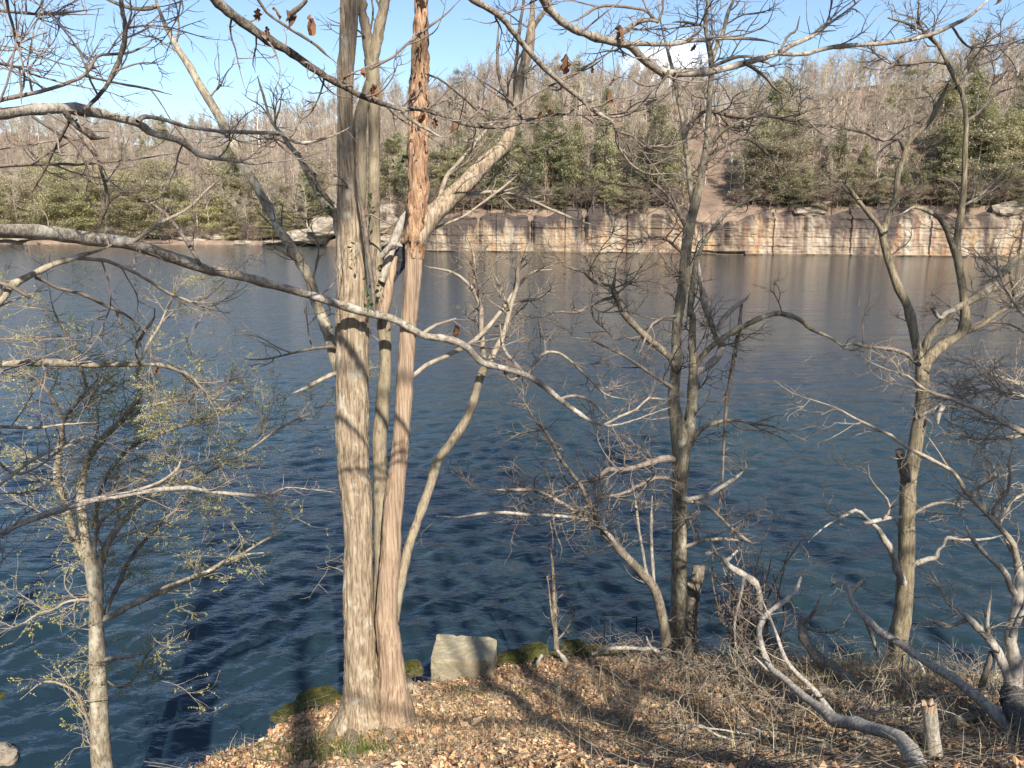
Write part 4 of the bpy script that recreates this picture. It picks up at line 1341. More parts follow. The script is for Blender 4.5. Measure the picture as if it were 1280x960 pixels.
# a live bough reaching in from beyond the right edge, on its own tree
KY = 6.2
kb = np.array([5.6, 6.0, gh_fast(5.6, 6.0)])
Kt = Plant('bare_tree', kb, 'pale barked tree beyond the right edge whose low boughs reach in over the water', 'tree')
kt = Kt.trunk((np.array([kb + (0, 0, -.3), kb + (.05, .1, 1), kb + (.1, .05, 2.2), kb + (.0, .2, 3.6), kb + (.15, .1, 6), kb + (.3, .3, 9)]), np.array([.16, .13, .12, .11, .09, .05])), 0, None, M_M, 16, K=60)
e0 = P(1290, 545, KY)
for spec, ya, yb in (('1290,545,7 1265,533,6.5 1247,525,6 1222,512,5.5 1195,501,5 1178,495,4.5 1160,489,4 1147,480,3.5 1135,470,3 1110,462,2.5 1085,451,2 1070,442,1.2', KY, KY + .4),
                     ('1295,500,5 1265,492,4.5 1240,487,4 1215,492,3.5 1195,500,3', KY, KY + .3), ('1295,535,5 1270,545,5 1245,548,4.5 1222,550,4 1205,545,3.5 1180,541,3', KY, KY + .2),
                     ('1295,480,4.5 1270,478,4 1245,470,3.5 1222,468,3 1205,478,2.5', KY + .1, KY + .5), ('1300,415,4 1284,398,4 1262,370,3.5 1248,340,3 1246,315,2', KY, KY + .3)):
    b_ = trace(spec, ya, yb)
    kq = kb + (.02, .1, 2.4 if spec.startswith('1300') else 1.9)
    b_ = (np.vstack([kq, .5 * (kq + b_[0][0]) + (0, 0, .04), b_[0]]), np.concatenate([[b_[1][0] * 2.0, b_[1][0] * 1.3], b_[1]]))
    Kt.branch(b_, 0, None, M_TW_PALE, kt, 1.0)
Kt.crown(M_TW_PALE, l1=(9, .25, .85), l2=(11, .12, .42), l3=(9, .06, .2), rmax=(.0050, .0031, .0022), rtip=.0011, seed=106, up=.02, wander=.17)

# ---- the oak beside the camera on the left: long boughs crossing the view --------------
ob = np.array([-2.75, 3.0, gh_fast(-2.75, 3.0)])
O1 = Plant('oak_tree', ob, 'tree beyond the left edge whose long lichen spotted boughs cross the whole view', 'tree')
ot = O1.trunk((np.array([ob + (0, 0, -.4), ob + (.03, .05, .8), ob + (0, .1, 2.0), ob + (.06, .1, 3.2), ob + (.1, .0, 5), ob + (.2, .2, 8), ob + (.3, .4, 11)]), np.array([.30, .24, .215, .20, .17, .12, .05])), 0, None, M_OAK, 24, K=90, flare=(ob[2], .1, 6))


def bough(plant, tr, spec, ya, yb, hz, r0, material, dens=.6, S=14, bulge=0.0, cen=None, mid=None):
    b_ = trace(spec, ya, yb, bulge)
    q = (cen if cen is not None else np.array(plant.root.location)) + np.array(hz)
    m_ = .5 * (q + b_[0][0]) + np.array(mid if mid is not None else (0, 0, .05))
    head = catmull(np.array([q, m_, b_[0][0]]), 10)[:-1]
    b_ = (np.vstack([head, b_[0]]), np.concatenate([np.linspace(r0, b_[1][0], 10)[:-1], b_[1]]))
    return plant.branch(b_, 0, None, material, tr, dens, S=S)


zc = CAMZ - ob[2]
b2 = bough(O1, ot, '-30,284,17 0,288,17 60,291,18 110,299,17.5 160,304,16 200,317,14 230,327,14 260,337,13 300,345,12 330,354,11 360,362,10 390,370,10 420,380,10.5 449,389,10.5 483,396,10 504,405,9.5 531,420,9 559,424,9 583,434,9 600,451,8.5 621,458,8 655,467,7.5 679,482,7 700,499,6.5 724,517,6 740,527,5.5 755,532,5 775,530,4.5 792,525,4 815,517,3.5 838,509,2.5', 3.7, 6.6, (.15, .05, zc - .1), .07, M_OAK, .35, bulge=.5)
O1.branch('655,467,5 640,458,0 632,440,4 628,425,3 625,405,2'.replace('640,458,0 ', ''), 6.3, 6.5, M_TW_PALE, b2, 1.0)
O1.branch('660,468,4 672,447,3.5 690,440,3.5 706,446,3 722,460,3 742,480,2.5 760,495,2.5 790,500,2', 6.3, 7.0, M_TW_PALE, b2, 1.4)
O1.branch('700,499,4 715,494,3.5 732,498,3.5 748,510,3 762,524,2.5', 6.47, 6.65, M_TW_PALE, b2, 1.6)
O1.branch('755,531,3.5 775,520,3 795,512,3 810,498,2.5 830,500,2.5 845,492,2', 6.6, 6.8, M_TW_PALE, b2, 1.6)
O1.branch('654,467,4 640,475,4 632,468,3.5 630,455,3.5', 6.3, 6.25, M_TW_DARK, b2, .8)
O1.branch('515,412,5 527,418,5 540,408,4.5 556,402,4 570,398,3', 5.95, 6.2, M_TW_PALE, b2, .8)
b1 = bough(O1, ot, '-30,144,14 0,143,14 35,138,14 69,136,13.5 95,137,13 120,141,12 140,146,11 161,151,10.5 175,156,9.5 192,167,8.5 223,175,8 235,183,8 247,192,7.5 260,197,6.5 275,199,5.5 302,203,5 318,206,4 345,202,3.5 378,198,2.5', 2.9, 4.2, (.15, 0, zc + .55), .06, M_OAK, .5)
O1.branch('172,152,6 182,146,6 206,150,5.5 240,160,5 282,165,4.5 326,167,4.5 350,167,4.5 372,179,4 400,175,3.5 425,166,3 437,159,2', 3.45, 4.6, M_OAK, b1, .8)
O1.branch('82,140,8 86,148,9 97,158,9 113,167,9 118,172,8 137,172,4', 3.1, 3.2, M_OAK_SHADED, b1, .5, rough=.4)
O1.branch('96,150,4 90,146,4 82,161,4 73,178,3.5 65,192,3.5 57,210,3 48,227,2.5 40,240,1.8', 3.1, 3.3, M_TW_DARK, b1, .8)
O1.branch('106,137,5 118,126,5 131,110,5 140,93,5.5 148,76,5.5 154,55,6 156,34,6 153,15,6 151,0,6 148,-40,7 140,-90,8', 3.2, 3.3, M_OAK_SHADED, b1, .7)
O1.branch('-30,133,5 0,126,5 20,121,5 45,117,4.5 79,107,4.5 95,100,4 107,93,4 118,75,4 127,69,3.5 158,67,3 172,62,3 186,55,2.5 199,41,2', 3.0, 3.6, M_TW_DARK, ot, 1.0)
O1.branch('107,95,3.5 135,101,3 165,107,3 190,112,2.5 215,118,2', 3.3, 3.8, M_TW_DARK, ot, 1.0)
O1.branch('-30,210,4.5 0,208,4 34,206,4 70,206,3.5 103,206,3.5 137,203,3 180,198,2.5 223,191,2', 3.2, 4.0, M_TW_DARK, ot, .7)
O1.branch('130,300,6 121,284,4 128,270,4.5 134,254,4.5 133,240,4 130,227,4 124,205,3.5 117,186,2.5 112,178,2', 4.45, 4.3, M_TW_DARK, b2, .9)
O1.branch('40,145,4 70,165,3.5 90,178,3.5 105,200,3 110,222,2.5 105,250,2', 3.1, 3.3, M_TW_DARK, b1, .9)
O1.branch('165,303,5 185,290,4.5 208,275,4 235,262,3.5 262,235,3 278,222,2', 4.6, 4.9, M_TW_PALE, b2, .9)
O1.branch('250,330,5 236,306,5 224,288,4.5 210,270,4 190,254,3.5 178,250,2.5', 4.97, 5.2, M_TW_DARK, b2, .9)
b3 = bough(O1, ot, '-30,396,9 0,377,8.5 15,357,8.5 37,346,8 65,332,7.5 95,322,7 125,313,4.5 140,306,3', 3.7, 4.1, (.15, .1, zc - .95), .045, M_L, .7)
O1.branch('93,322,5 110,325,4.5 130,326,4.5 160,337,4 180,347,4 207,365,3.5 225,372,3.5 257,385,3 287,392,2', 4.0, 4.6, M_TW_PALE, b3, .9)
O1.branch('44,347,4 58,353,4 70,360,4 100,367,4 120,376,4 135,384,3.5 155,392,3 175,407,2.5 185,415,2', 3.9, 4.4, M_TW_DARK, b3, .9)
O1.branch('145,388,3 150,400,2.5 157,415,2', 4.2, 4.2, M_TW_DARK, b3, .6)
O1.branch('-30,350,5 0,354,5 18,360,5 38,373,4', 3.7, 3.8, M_TW_DARK, ot, .2, cap=True)
b4 = bough(O1, ot, '-30,457,9 0,455,8.5 50,452,8.5 100,455,8 150,455,7 190,454,6.5 217,460,5.5 237,470,5 257,490,4.5 272,507,3.5 285,520,2', 4.0, 4.9, (.15, .1, zc - 1.6), .045, M_L, .8)
O1.branch('172,452,4 170,440,4 174,425,4 182,412,4 192,400,3.5 193,385,3', 4.5, 4.5, M_TW_DARK, b4, .6)
b5 = bough(O1, ot, '-30,680,8 0,668,8 20,657,8 60,642,8 85,635,8 112,627,7.5 150,620,7 190,614,6.5 225,611,6 240,611,5 262,615,4.5 290,618,4.5 330,620,4 352,612,3.5 366,610,3 415,615,2', 4.6, 6.0, (.1, .1, zc - 2.75), .045, M_DEAD, .8)
O1.branch('150,620,4 175,612,4 205,600,3.5 222,585,3 228,570,2', 5.2, 5.4, M_TW_PALE, b5, .9)
O1.branch('-30,534,4 0,533,4 45,535,3.5 85,530,2.5 120,528,1.5', 4.2, 4.6, M_TW_PALE, ot, .8)
O1.branch('-20,560,4 15,590,4 45,585,3.5 80,560,3 110,548,2', 4.6, 5.0, M_TW_PALE, ot, .9)
O1.branch('-30,625,4 0,605,4 40,575,4 80,555,3 120,540,2', 4.5, 4.9, M_TW_PALE, ot, .9)
O1.branch('-30,8,4 0,14,4 30,16,3.5 55,18,3.5 90,15,3 130,10,2', 3.2, 3.9, M_TW_DARK, ot, 1.2)
O1.branch('-30,75,4 0,80,3.5 25,85,3 45,95,2.5 70,100,2', 3.2, 3.6, M_TW_PURP, ot, 1.8)
O1.branch('8,0,4 12,20,3.5 17,35,3.5 20,52,3 25,65,2 33,75,1.5', 3.1, 3.3, M_TW_PURP, ot, 1.6)
O1.branch('24,85,2.5 26,105,3 27,130,2.5', 3.1, 3.1, M_TW_DARK, ot, .5)
O1.crown(M_TW_PURP, l1=(8.5, .16, .8), l2=(14, .06, .32), l3=(14, .03, .13), rmax=(.0040, .0021, .0014), rtip=.00075, seed=107, up=.04, wander=.11)

# ---- the second oak, just behind the camera on the left: boughs hanging into the top --------
o2 = np.array([-2.1, .1, gh_fast(-2.1, .1)])
O2 = Plant('oak_tree', o2, 'oak behind the viewpoint whose boughs with curled brown leaves hang into the view', 'tree')
ot2 = O2.trunk((np.array([o2 + (0, 0, -.4), o2 + (.0, .05, .8), o2 + (.05, .05, 2.0), o2 + (.1, .02, 3.4), o2 + (.1, .05, 5), o2 + (.25, .2, 8), o2 + (.3, .3, 11)]), np.array([.28, .22, .20, .19, .17, .12, .05])), 0, None, M_OAK, 24, K=80, flare=(o2[2], .1, 6))
t1 = bough(O2, ot2, '262,-8,12 275,5,12 290,18,12 312,33,11.5 330,46,11 348,56,10.5 365,66,10 383,79,9.5 400,90,9 415,99,8.5 430,107,8 442,114,7.5 455,121,7 472,127,6.5 490,133,6.5 505,136,6 520,135,5.5 540,140,5 557,146,5 580,155,5 602,158,5 625,159,5 640,157,4.5 655,152,4.5 675,146,4 690,144,3.5 705,144,3.5 757,145,3 782,142,3 815,134,2.5 842,112,2 860,95,1.5', 2.6, 3.5, (.1, .05, 4.2), .06, M_OAK_SHADED, .6, mid=(0, .3, .15))
O2.branch('502,136,6 506,143,5.5 515,150,5 527,157,4.5 540,165,4 552,172,2.5', 2.95, 3.0, M_OAK, t1, .6)
O2.branch('465,84,0 462,86,3.5 478,78,3 490,72,3 503,60,3 515,50,3 538,32,3 560,15,2.5 580,-5,2.5'.replace('465,84,0 ', ''), 2.85, 3.0, M_TW_DARK, ot2, .7)
O2.branch('318,-10,3.5 330,12,3.5 341,22,3.5 365,38,3.5 390,53,3.5 405,66,3 422,80,2.5', 2.7, 2.9, M_TW_DARK, ot2, .6)
O2.branch('383,0,5 376,8,6 366,16,6 358,26,4', 2.62, 2.65, M_LOG, ot2, .2)
O2.branch('532,92,2.5 552,100,3 575,118,3 590,132,2.5 612,152,2', 3.0, 3.3, M_TW_DARK, t1, .8)
O2.branch('655,152,3 640,130,2.5 628,118,2 600,100,2', 3.2, 3.2, M_TW_DARK, t1, .6)
t2 = bough(O2, ot2, '575,-15,8.5 592,0,8 606,8,8 620,16,8 631,27,7.5 640,38,7.5 655,57,7 675,80,6.5 688,92,6.5 700,103,6 713,113,6 725,123,5.5 740,137,5 757,147,4.5 765,152,4 770,162,4 772,180,4 780,194,3.5 790,206,3.5 810,218,3.5 842,217,3.5 872,229,3 895,234,2', 2.7, 3.6, (.1, .1, 5.0), .05, M_OAK, .45, mid=(.1, .3, .3))
O2.branch('640,136,2.5 660,122,3 690,106,3 720,92,3 745,75,2.5 772,60,2', 3.0, 3.2, M_TW_DARK, t2, .7)
O2.branch('742,138,3.5 765,146,3.5 785,142,3.5 800,135,3 820,124,3 845,103,2', 3.3, 3.5, M_TW_PALE, t2, 1.0)
O2.branch('772,165,3 790,170,3 803,182,3 825,190,2.5 850,195,2', 3.3, 3.5, M_TW_DARK, t2, 1.2)
t3 = bough(O2, ot2, '672,-15,11 680,0,11 690,15,10.5 707,30,10 722,38,10 735,43,9.5 750,48,9.5 765,51,9.5 780,54,9.5 790,57,9.5 798,66,9.5 807,75,9 816,82,9 827,88,9 845,91,8.5 872,91,8.5 900,87,8 918,82,7.5 935,77,7.5 955,71,7 972,66,7 983,60,6.5 992,55,6.5 1005,50,6 1017,44,6 1032,33,5.5 1047,22,5.5 1062,11,5 1080,-4,4.5 1110,-30,4', 2.8, 3.9, (.15, .1, 5.9), .07, M_OAK, .5, mid=(.2, .3, .4))
O2.branch('786,55,7 800,54,6 815,55,5.5 840,55,5 860,51,5 880,49,4.5 895,47,4.5 920,47,4 940,48,4 958,51,3.5 975,56,2.5', 3.1, 3.4, M_OAK, t3, .8)
O2.branch('974,67,5.5 985,68,5.5 1010,67,5.5 1035,60,5.5 1060,57,5.5 1100,55,5.5 1135,50,5.5 1160,45,5 1185,35,5 1198,29,5 1210,22,4.5 1222,12,4.5 1236,-2,4 1250,-20,3.5', 3.55, 4.2, M_OAK, t3, .5)
O2.branch('763,52,5.5 772,44,5.5 782,37,5 797,28,5 808,25,5 820,26,5 824,28,4', 3.05, 3.1, M_OAK, t3, .6)
O2.branch('823,28,4 812,18,4 805,12,3.5 785,9,3.5 760,7,3.5 745,10,3 733,17,3 720,25,2.5 690,33,2', 3.1, 3.0, M_TW_DARK, t3, .9)
O2.branch('822,27,3.5 828,15,3 829,0,3 832,-20,2.5', 3.1, 3.1, M_TW_DARK, t3, .6)
O2.branch('836,88,3.5 830,100,3 812,108,3 795,103,2.5 785,95,2', 3.2, 3.2, M_TW_DARK, t3, 1.0)
O2.branch('975,66,3.5 985,45,3 995,38,3 1000,20,2.5', 3.5, 3.5, M_TW_DARK, t3, 1.2)
O2.branch('930,78,4 940,82,0 955,95,3.5 968,110,3 985,122,2.5'.replace('940,82,0 ', ''), 3.4, 3.6, M_TW_DARK, t3, .6)
O2.branch('1190,33,3 1197,44,3 1205,55,2.5 1215,62,2.5 1205,75,2', 4.0, 4.0, M_TW_DARK, t3, .8)
O2.branch('995,55,3 1010,46,3 1025,40,2.5 1045,38,2', 3.6, 3.7, M_TW_PURP, t3, 1.5)
O2.crown(M_TW_PURP, l1=(7.5, .12, .62), l2=(13, .05, .25), l3=(13, .025, .10), rmax=(.0034, .0019, .0013), rtip=.00065, seed=108, up=.05, wander=.11)
for i, (u_, v_, Y_, sz, yw, tl) in enumerate([(322, 8, 2.7, .06, .4, .9), (340, 12, 2.7, .055, 1.2, -.8), (362, 14, 2.66, .075, 2.2, .3), (334, 33, 2.68, .04, .2, .1), (387, 22, 2.75, .07, 1.0, .2), (388, 16, 2.75, .03, 2.0, .5),
                                              (438, 90, 2.85, .05, 1.4, 1.0), (452, 88, 2.85, .055, .5, -.9), (466, 105, 2.88, .055, .3, .5), (470, 108, 2.88, .045, 1.9, .2), (530, 140, 2.98, .06, .8, 1.1), (543, 147, 2.98, .05, 0.2, .1),
                                              (568, 154, 3.0, .055, 1.7, .6), (676, 138, 3.2, .04, .6, .8), (684, 134, 3.2, .045, 2.4, -.4), (706, 68, 3.1, .09, .3, .1), (766, 97, 3.2, .04, .9, .5), (761, 112, 3.2, .065, 1.6, .1),
                                              (770, 35, 3.05, .075, .9, -.5), (868, 54, 3.3, .05, .2, .9), (1250, -2, 4.2, .05, 1.2, .8), (740, 82, 3.2, .035, .4, .2), (569, 406, 6.15, .15, .5, .15), (197, 456, 4.6, .07, 1.3, .4), (1222, 612, 7.2, .07, .6, .2)]):
    par_ = ot2 if i < 22 else (ot if i < 24 else s1)
    hang_leaf(par_, P(u_, v_, Y_), sz * .78, yw, i, tl)

# ---- trunks behind the viewpoint, which throw the long shadows over the bank ---------------
for i, (x_, y_, h_, r_, lab) in enumerate([(3.0, -3.6, 12, .15, 'straight dark barked tree standing up the bank behind the viewpoint'), (4.05, -4.6, 12, .18, 'thicker dark barked tree up the bank behind the viewpoint'),
                                           (5.6, -2.8, 11, .15, 'dark barked tree up the bank to the right behind the viewpoint'), (6.9, -4.2, 12, .2, 'broad dark barked tree farthest right behind the viewpoint'),
                                           (4.9, -1.4, 10, .11, 'slim dark barked tree down the bank to the right of the viewpoint'), (6.6, -1.2, 10, .13, 'dark barked tree beside the fallen limbs to the right of the viewpoint')]):
    bb = np.array([x_, y_, gh_fast(x_, y_)])
    q_ = Plant('bare_tree', bb, lab, 'tree')
    R = np.random.default_rng(300 + i)
    zz = np.linspace(-.3, h_, 9)
    tp = np.column_stack([np.cumsum(R.normal(0, .05, 9)), np.cumsum(R.normal(0, .05, 9)), zz]) + bb
    t_ = q_.trunk((catmull(tp, 40), np.linspace(r_, r_ * .3, 40)), 0, None, M_R, 14)
    for k in range(9):
        h0 = R.uniform(3.5, h_ - 1.5)
        a_ = R.uniform(0, 6.28)
        l_ = R.uniform(1.5, 3.2)
        s_ = tp[0] + (0, 0, h0 + .3)
        s_[:2] = [np.interp(s_[2], tp[:, 2], tp[:, 0]), np.interp(s_[2], tp[:, 2], tp[:, 1])]
        e_ = s_ + np.array([math.cos(a_) * l_, math.sin(a_) * l_, l_ * R.uniform(.3, .9)])
        q_.branch((catmull(np.array([s_, .5 * (s_ + e_) + R.normal(0, .12, 3), e_]), 14), np.linspace(r_ * .3, .008, 14)), 0, None, M_R, t_, .8)
    q_.crown(M_TW_DARK, l1=(2.2, .4, 1.1), l2=(3.0, .2, .5), l3=None, seed=400 + i)

# ------------------------------------------------------------------ things on the bank
def ground_trace(spec, lift=None, Y=None):
    """a polyline lying on the bank; lift[i] metres above it (None: on the soil), Y[i] overrides"""
    rows = [list(map(float, x.split(','))) for x in spec.split()]
    p_ = []
    for i, r in enumerate(rows):
        g = on_ground(r[0], r[1])
        p_.append(g)
    return np.array(p_), np.array([r[2] for r in rows])


def fallen(name, spec, Y0, Y1, material, label, cat, dens=0.0, S=12, forks=(), group=None, crown=None, seed=0, rough=.16, cap=True, lab_parts=None):
    b_ = trace(spec, Y0, Y1)
    mid_ = b_[0][len(b_[0]) // 2]
    t = Plant(name, mid_, label, cat, group)
    b_ = cap_end(b_) if cap else b_
    limb('limb', b_, material, t.root, S, rough, 16, .7)
    if dens:
        t.limbs.append((b_, dens))
    for fs, a, c, dn in forks:
        fb = trace(fs, a, c)
        fb = (fb[0], fb[1] * np.clip((1 - np.linspace(0, 1, len(fb[1]))) / .3, .2, 1) ** .7)
        limb('branch', fb, material, t.root, 8, rough, 20, .7)
        if dn:
            t.limbs.append((fb, dn))
    if t.limbs:
        t.crown(crown or M_TW_PALE, l1=(4, .2, .7), l2=(4.5, .1, .35), l3=(3, .06, .18), rmax=(.006, .0035, .0027), rtip=.0014, seed=500 + seed)
    return t


fallen('fallen_branch', '1160,975,25 1149,962,24 1139,940,22 1130,928,19 1120,920,17 1106,914,15.5 1092,911,15 1078,907,14.5 1067,904,14.5 1052,902,15.5 1042,900,17 1035,893,15 1027,886,13 1016,878,11 1005,871,9.5 994,861,8.5 983,851,8 973,843,7.5 964,836,7 958,826,7 954,815,7 950,800,7 949,787,7 953,776,7 958,769,6.5 966,761,6 977,754,6 988,746,5.5 996,736,5 1001,722,3.5',
       4.0, 7.2, M_DEAD, 'long bleached fallen branch curving up from the leaf litter in front of the water', 'branch', .3, 14,
       (('1046,898,8 1034,884,7.5 1021,867,7 1010,855,6.5 996,842,6 985,830,5.5 978,815,5 972,797,4.5 966,780,4 957,760,3.5 951,744,2', 5.7, 6.7, .6),
        ('964,836,4 955,812,0 960,838,3 948,826,2.5 935,815,2'.replace('955,812,0 ', ''), 6.3, 6.5, .5)), seed=1)
fallen('fallen_branch', '1268,918,18 1258,904,17 1240,888,15.5 1224,873,14 1208,860,13 1192,848,12 1176,838,11.5 1161,829,11 1145,818,10.5 1130,807,10 1115,798,10 1099,789,9.5 1088,778,9 1077,767,8 1069,757,7.5 1064,748,7 1062,738,6 1058,730,5 1049,726,4 1038,733,2',
       5.7, 7.4, M_DEAD, 'straight pale dead limb slanting up to the left in front of the forked tree', 'branch', .35, 14,
       (('1064,741,6 1072,732,6 1078,727,6 1084,722,5', 7.5, 7.4, .3), ('1083,778,5 1090,795,4.5 1096,812,4 1102,828,3', 7.3, 7.5, .2), ('1135,812,4 1150,830,3 1160,850,2', 6.9, 6.8, .3)), seed=2)
fallen('fallen_log', '1000,772,6 1002,779,8 1003,790,11 1005,798,12 1012,810,13 1021,820,13.5 1032,830,14 1046,839,14.5 1057,847,14.5 1067,856,14 1078,868,13 1090,880,11', 7.9, 6.7, M_LOG,
       'dark curved log standing out of the bank left of the forked tree', 'log', .2, 14, (('1002,780,5 1012,772,4.5 1020,758,3.5 1026,745,2', 7.8, 7.8, 1.0), ('1003,782,5 1018,788,4 1040,790,3 1060,780,2', 7.8, 7.9, 1.0)), seed=3)
for i, (spec, dz, mt_, lab) in enumerate([
    ('968,868,6 978,876,8 1000,873,9 1015,870,9 1030,869,9.5 1045,870,9.5 1058,874,9 1072,880,8.5 1092,891,7', .07, M_LOG, 'grey brown stick lying flat behind the bleached fallen branch'),
    ('1130,921,11 1150,918,12 1170,914,12 1192,909,12.5 1208,905,12 1224,901,11.5 1250,892,10', .10, M_LOG, 'dark pole lying behind the pale broken post'),
    ('985,953,7 1000,950,9 1017,945,10 1032,936,10 1046,929,10 1060,928,10 1080,930,9.5 1108,932,8', .05, M_LOG, 'bent brown stick lying in the shaded leaves in front of the bleached branch'),
    ('668,868,5 690,862,6 705,856,6 725,846,5 742,838,4', .05, M_LOG, 'thin stick lying on the shaded bank right of the concrete block'),
    ('1196,905,6 1215,895,6.5 1232,885,6.5 1252,868,5', .06, M_LOG, 'short brown stick beside the blackened tree base'),
    ('930,960,4 915,940,4 895,920,3.5 880,905,3', .04, M_DEAD, 'thin pale stick at the bottom edge right of the middle'),
    ('1180,955,5 1215,950,6 1250,955,6', .05, M_LOG, 'brown stick at the bottom edge right of the pale broken post')]):
    p_, w_ = ground_trace(spec)
    r_ = w_ / F * depth(p_) / 2
    p_[:, 2] += r_ * .6 + dz * .3
    b_ = cap_end((catmull(p_, 26), np.interp(np.linspace(0, 1, 26), np.linspace(0, 1, len(r_)), r_)), True)
    t = Plant('fallen_stick', p_[len(p_) // 2], lab, 'stick', 'sticks lying on the bank')
    limb('stick', b_, mt_, t.root, 10, .2, 18, .7)
fallen('curved_stick', '740,818,3.5 756,812,4 773,809,4.5 790,810,5 805,811,5 814,810,5 820,813,5.5 826,819,6 832,826,6', 8.6, 8.75, M_DEAD, 'pale thin curved dead branch lying along the shore edge left of the twin stemmed tree', 'branch', .6, 8,
       (('815,811,3.5 810,802,3 808,795,2', 8.7, 8.7, .5),), seed=4)
for spec, Y0, lab in (('712,838,6 706,826,6 700,818,5 696,812,3', 8.9, 'short pale snag leaning at the foot of the thin sapling'),
                      ('675,840,5 672,828,5 678,818,4', 8.8, 'thin pale stub standing between the mossy rocks')):
    fallen('snag', spec, Y0, Y0, M_DEAD, lab, 'snag', 0, 8)
RF = np.random.default_rng(818)
for q in range(16):
    u0, v0 = RF.uniform(925, 1275), RF.uniform(862, 948)
    g0 = on_ground(u0, v0)
    a_ = RF.uniform(0, 6.28)
    l_ = RF.uniform(.6, 1.5)
    kk = np.linspace(0, 1, 18)
    rise = RF.uniform(.05, .45)
    pp_ = np.column_stack([g0[0] + math.cos(a_) * l_ * kk + np.cumsum(RF.normal(0, .02, 18)), g0[1] + math.sin(a_) * l_ * kk * .7 + np.cumsum(RF.normal(0, .02, 18)), 0 * kk])
    pp_[:, 1] = np.minimum(pp_[:, 1], 8.6)
    pp_[:, 2] = np.array([gh_fast(a, c) for a, c in pp_[:, :2]]) + .02 + rise * np.sin(kk * RF.uniform(1.2, 2.6)) ** 2 + np.cumsum(RF.normal(0, .006, 18))
    r_ = RF.uniform(.008, .019)
    b_ = (pp_, np.linspace(r_, .003, 18))
    pale = q % 2 == 0
    t = Plant('fallen_branch', g0, ('thin pale dead branch' if pale else 'thin brown dead branch') + ' in the heap of brush behind the broken post', 'branch', 'dead branches heaped on the right of the bank')
    limb('limb', b_, M_DEAD if pale else M_LOG, t.root, 8, .2, 20, .7)
    t.limbs.append((b_, 1.0))
    t.crown(M_TW_PALE if pale else M_TW_DARK, l1=(6, .2, .7), l2=(6, .08, .3), l3=(4, .05, .15), rmax=(.007, .004, .0025), rtip=.0013, seed=820 + q, wander=.2)
# pale broken post
b_ = trace('1170,1000,24 1169,965,23 1168,945,20.5 1166,925,18 1164,905,17 1161,884,17', 4.5, 4.5, 0, .2)
t = Plant('broken_post', b_[0][0], 'pale broken upright stub with a jagged top at the bottom right', 'stump')
limb('stub', b_, M_DEAD, t.root, 18, .12, 16, .3)
top_, r0 = b_[0][-1], b_[1][-1]
vs = []
ring_ = [(top_ + np.array([math.cos(a) * r0, math.sin(a) * r0, .0])) for a in np.linspace(0, 6.283, 18, endpoint=False)]
jag = np.random.default_rng(3).uniform(.0, .06, 18)
hi = [p + np.array([0, 0, j]) for p, j in zip(ring_, jag)]
lo = [p + np.array([0, 0, -.02]) for p in ring_]
vj = np.array(lo + hi + [top_ - np.array([0, 0, .01])])
fj = np.array([[i, (i + 1) % 18, 18 + (i + 1) % 18, 18 + i] for i in range(18)] + [[18 + i, 18 + (i + 1) % 18, 36, 36] for i in range(18)])
me = bpy.data.meshes.new('broken_top')
me.from_pydata([tuple(x) for x in (vj - origin(t.root))], [], [tuple(x) if x[2] != x[3] else tuple(x[:3]) for x in fj.tolist()])
me.materials.append(M_C2)
link('broken_top', me, t.root)

# stump behind the twin stemmed tree
b_ = trace('861,850,22 862,822,21 864,790,18 866,760,16 869,735,16 872,718,17 873,708,16', 9.45, 9.5, 0, .3)
t = Plant('stump', b_[0][0], 'dark rotten stump standing just behind the twin stemmed tree', 'stump')
limb('stub', cap_end(b_), M_LOG, t.root, 16, .25, 14, .3)
b_ = trace('866,735,9 852,729,9 845,724,10 842,722,10', 9.45, 9.3, 0, .2)
limb('branch', cap_end(b_), M_LOG, t.root, 10, .2, 14)
b_ = trace('946,870,20 938,845,20 931,828,19 926,818,16', 8.2, 8.35, 0, .3)
t = Plant('stump', b_[0][0], 'low dark leaning stump at the foot of the tangled vines', 'stump')
limb('stub', cap_end(b_), M_LOG, t.root, 14, .25, 14, .3)

# tangle of brown vines
VY = 8.7
vb = on_ground(942, 832)
t = Plant('vine_tangle', vb, 'tangle of thin purple brown vines and brambles hanging at the shore right of the stump', 'vines')
R = np.random.default_rng(71)
for i in range(26):
    u0 = R.uniform(915, 972)
    u1 = u0 + R.normal(0, 30)
    v1 = R.uniform(662, 770)
    um = .5 * (u0 + u1) + R.normal(0, 20)
    b_ = trace(f'{u0},{R.uniform(815, 850)},{R.uniform(2, 3.5)} {um},{.5 * (830 + v1)},2.4 {u1},{v1},1.4', VY + R.normal(0, .15), VY + R.normal(0, .25), 0, 4.0)
    if i < 10:
        limb('stem', b_, M_TW_DARK, t.root, 6, .2, 20)
    t.limbs.append((b_, 1.1))
for spec, d in (('882,693,5 892,690,5.5 905,700,6 912,708,7 925,716,9 938,724,10 945,732,9 950,750,7 952,790,6', .3), ('905,704,5 915,695,4 922,688,2.5', .8), ('930,720,5 926,745,4 918,780,3 922,830,3', 1)):
    b_ = trace(spec, VY - .3, VY - .2)
    limb('stem', b_, M_DEAD, t.root, 10, .15, 20)
    t.limbs.append((b_, d))
tubes('crown', [(resample([b for b, _ in t.limbs[10:26]]))], 5, M_TW_DARK, t.root)
t.crown(M_TW_PURP, l1=(5, .2, .8), l2=(6, .1, .4), l3=(4, .06, .2), rmax=(.005, .0035, .003), rtip=.0016, seed=72, wander=.32, up=-.02, ang=(30, 90))
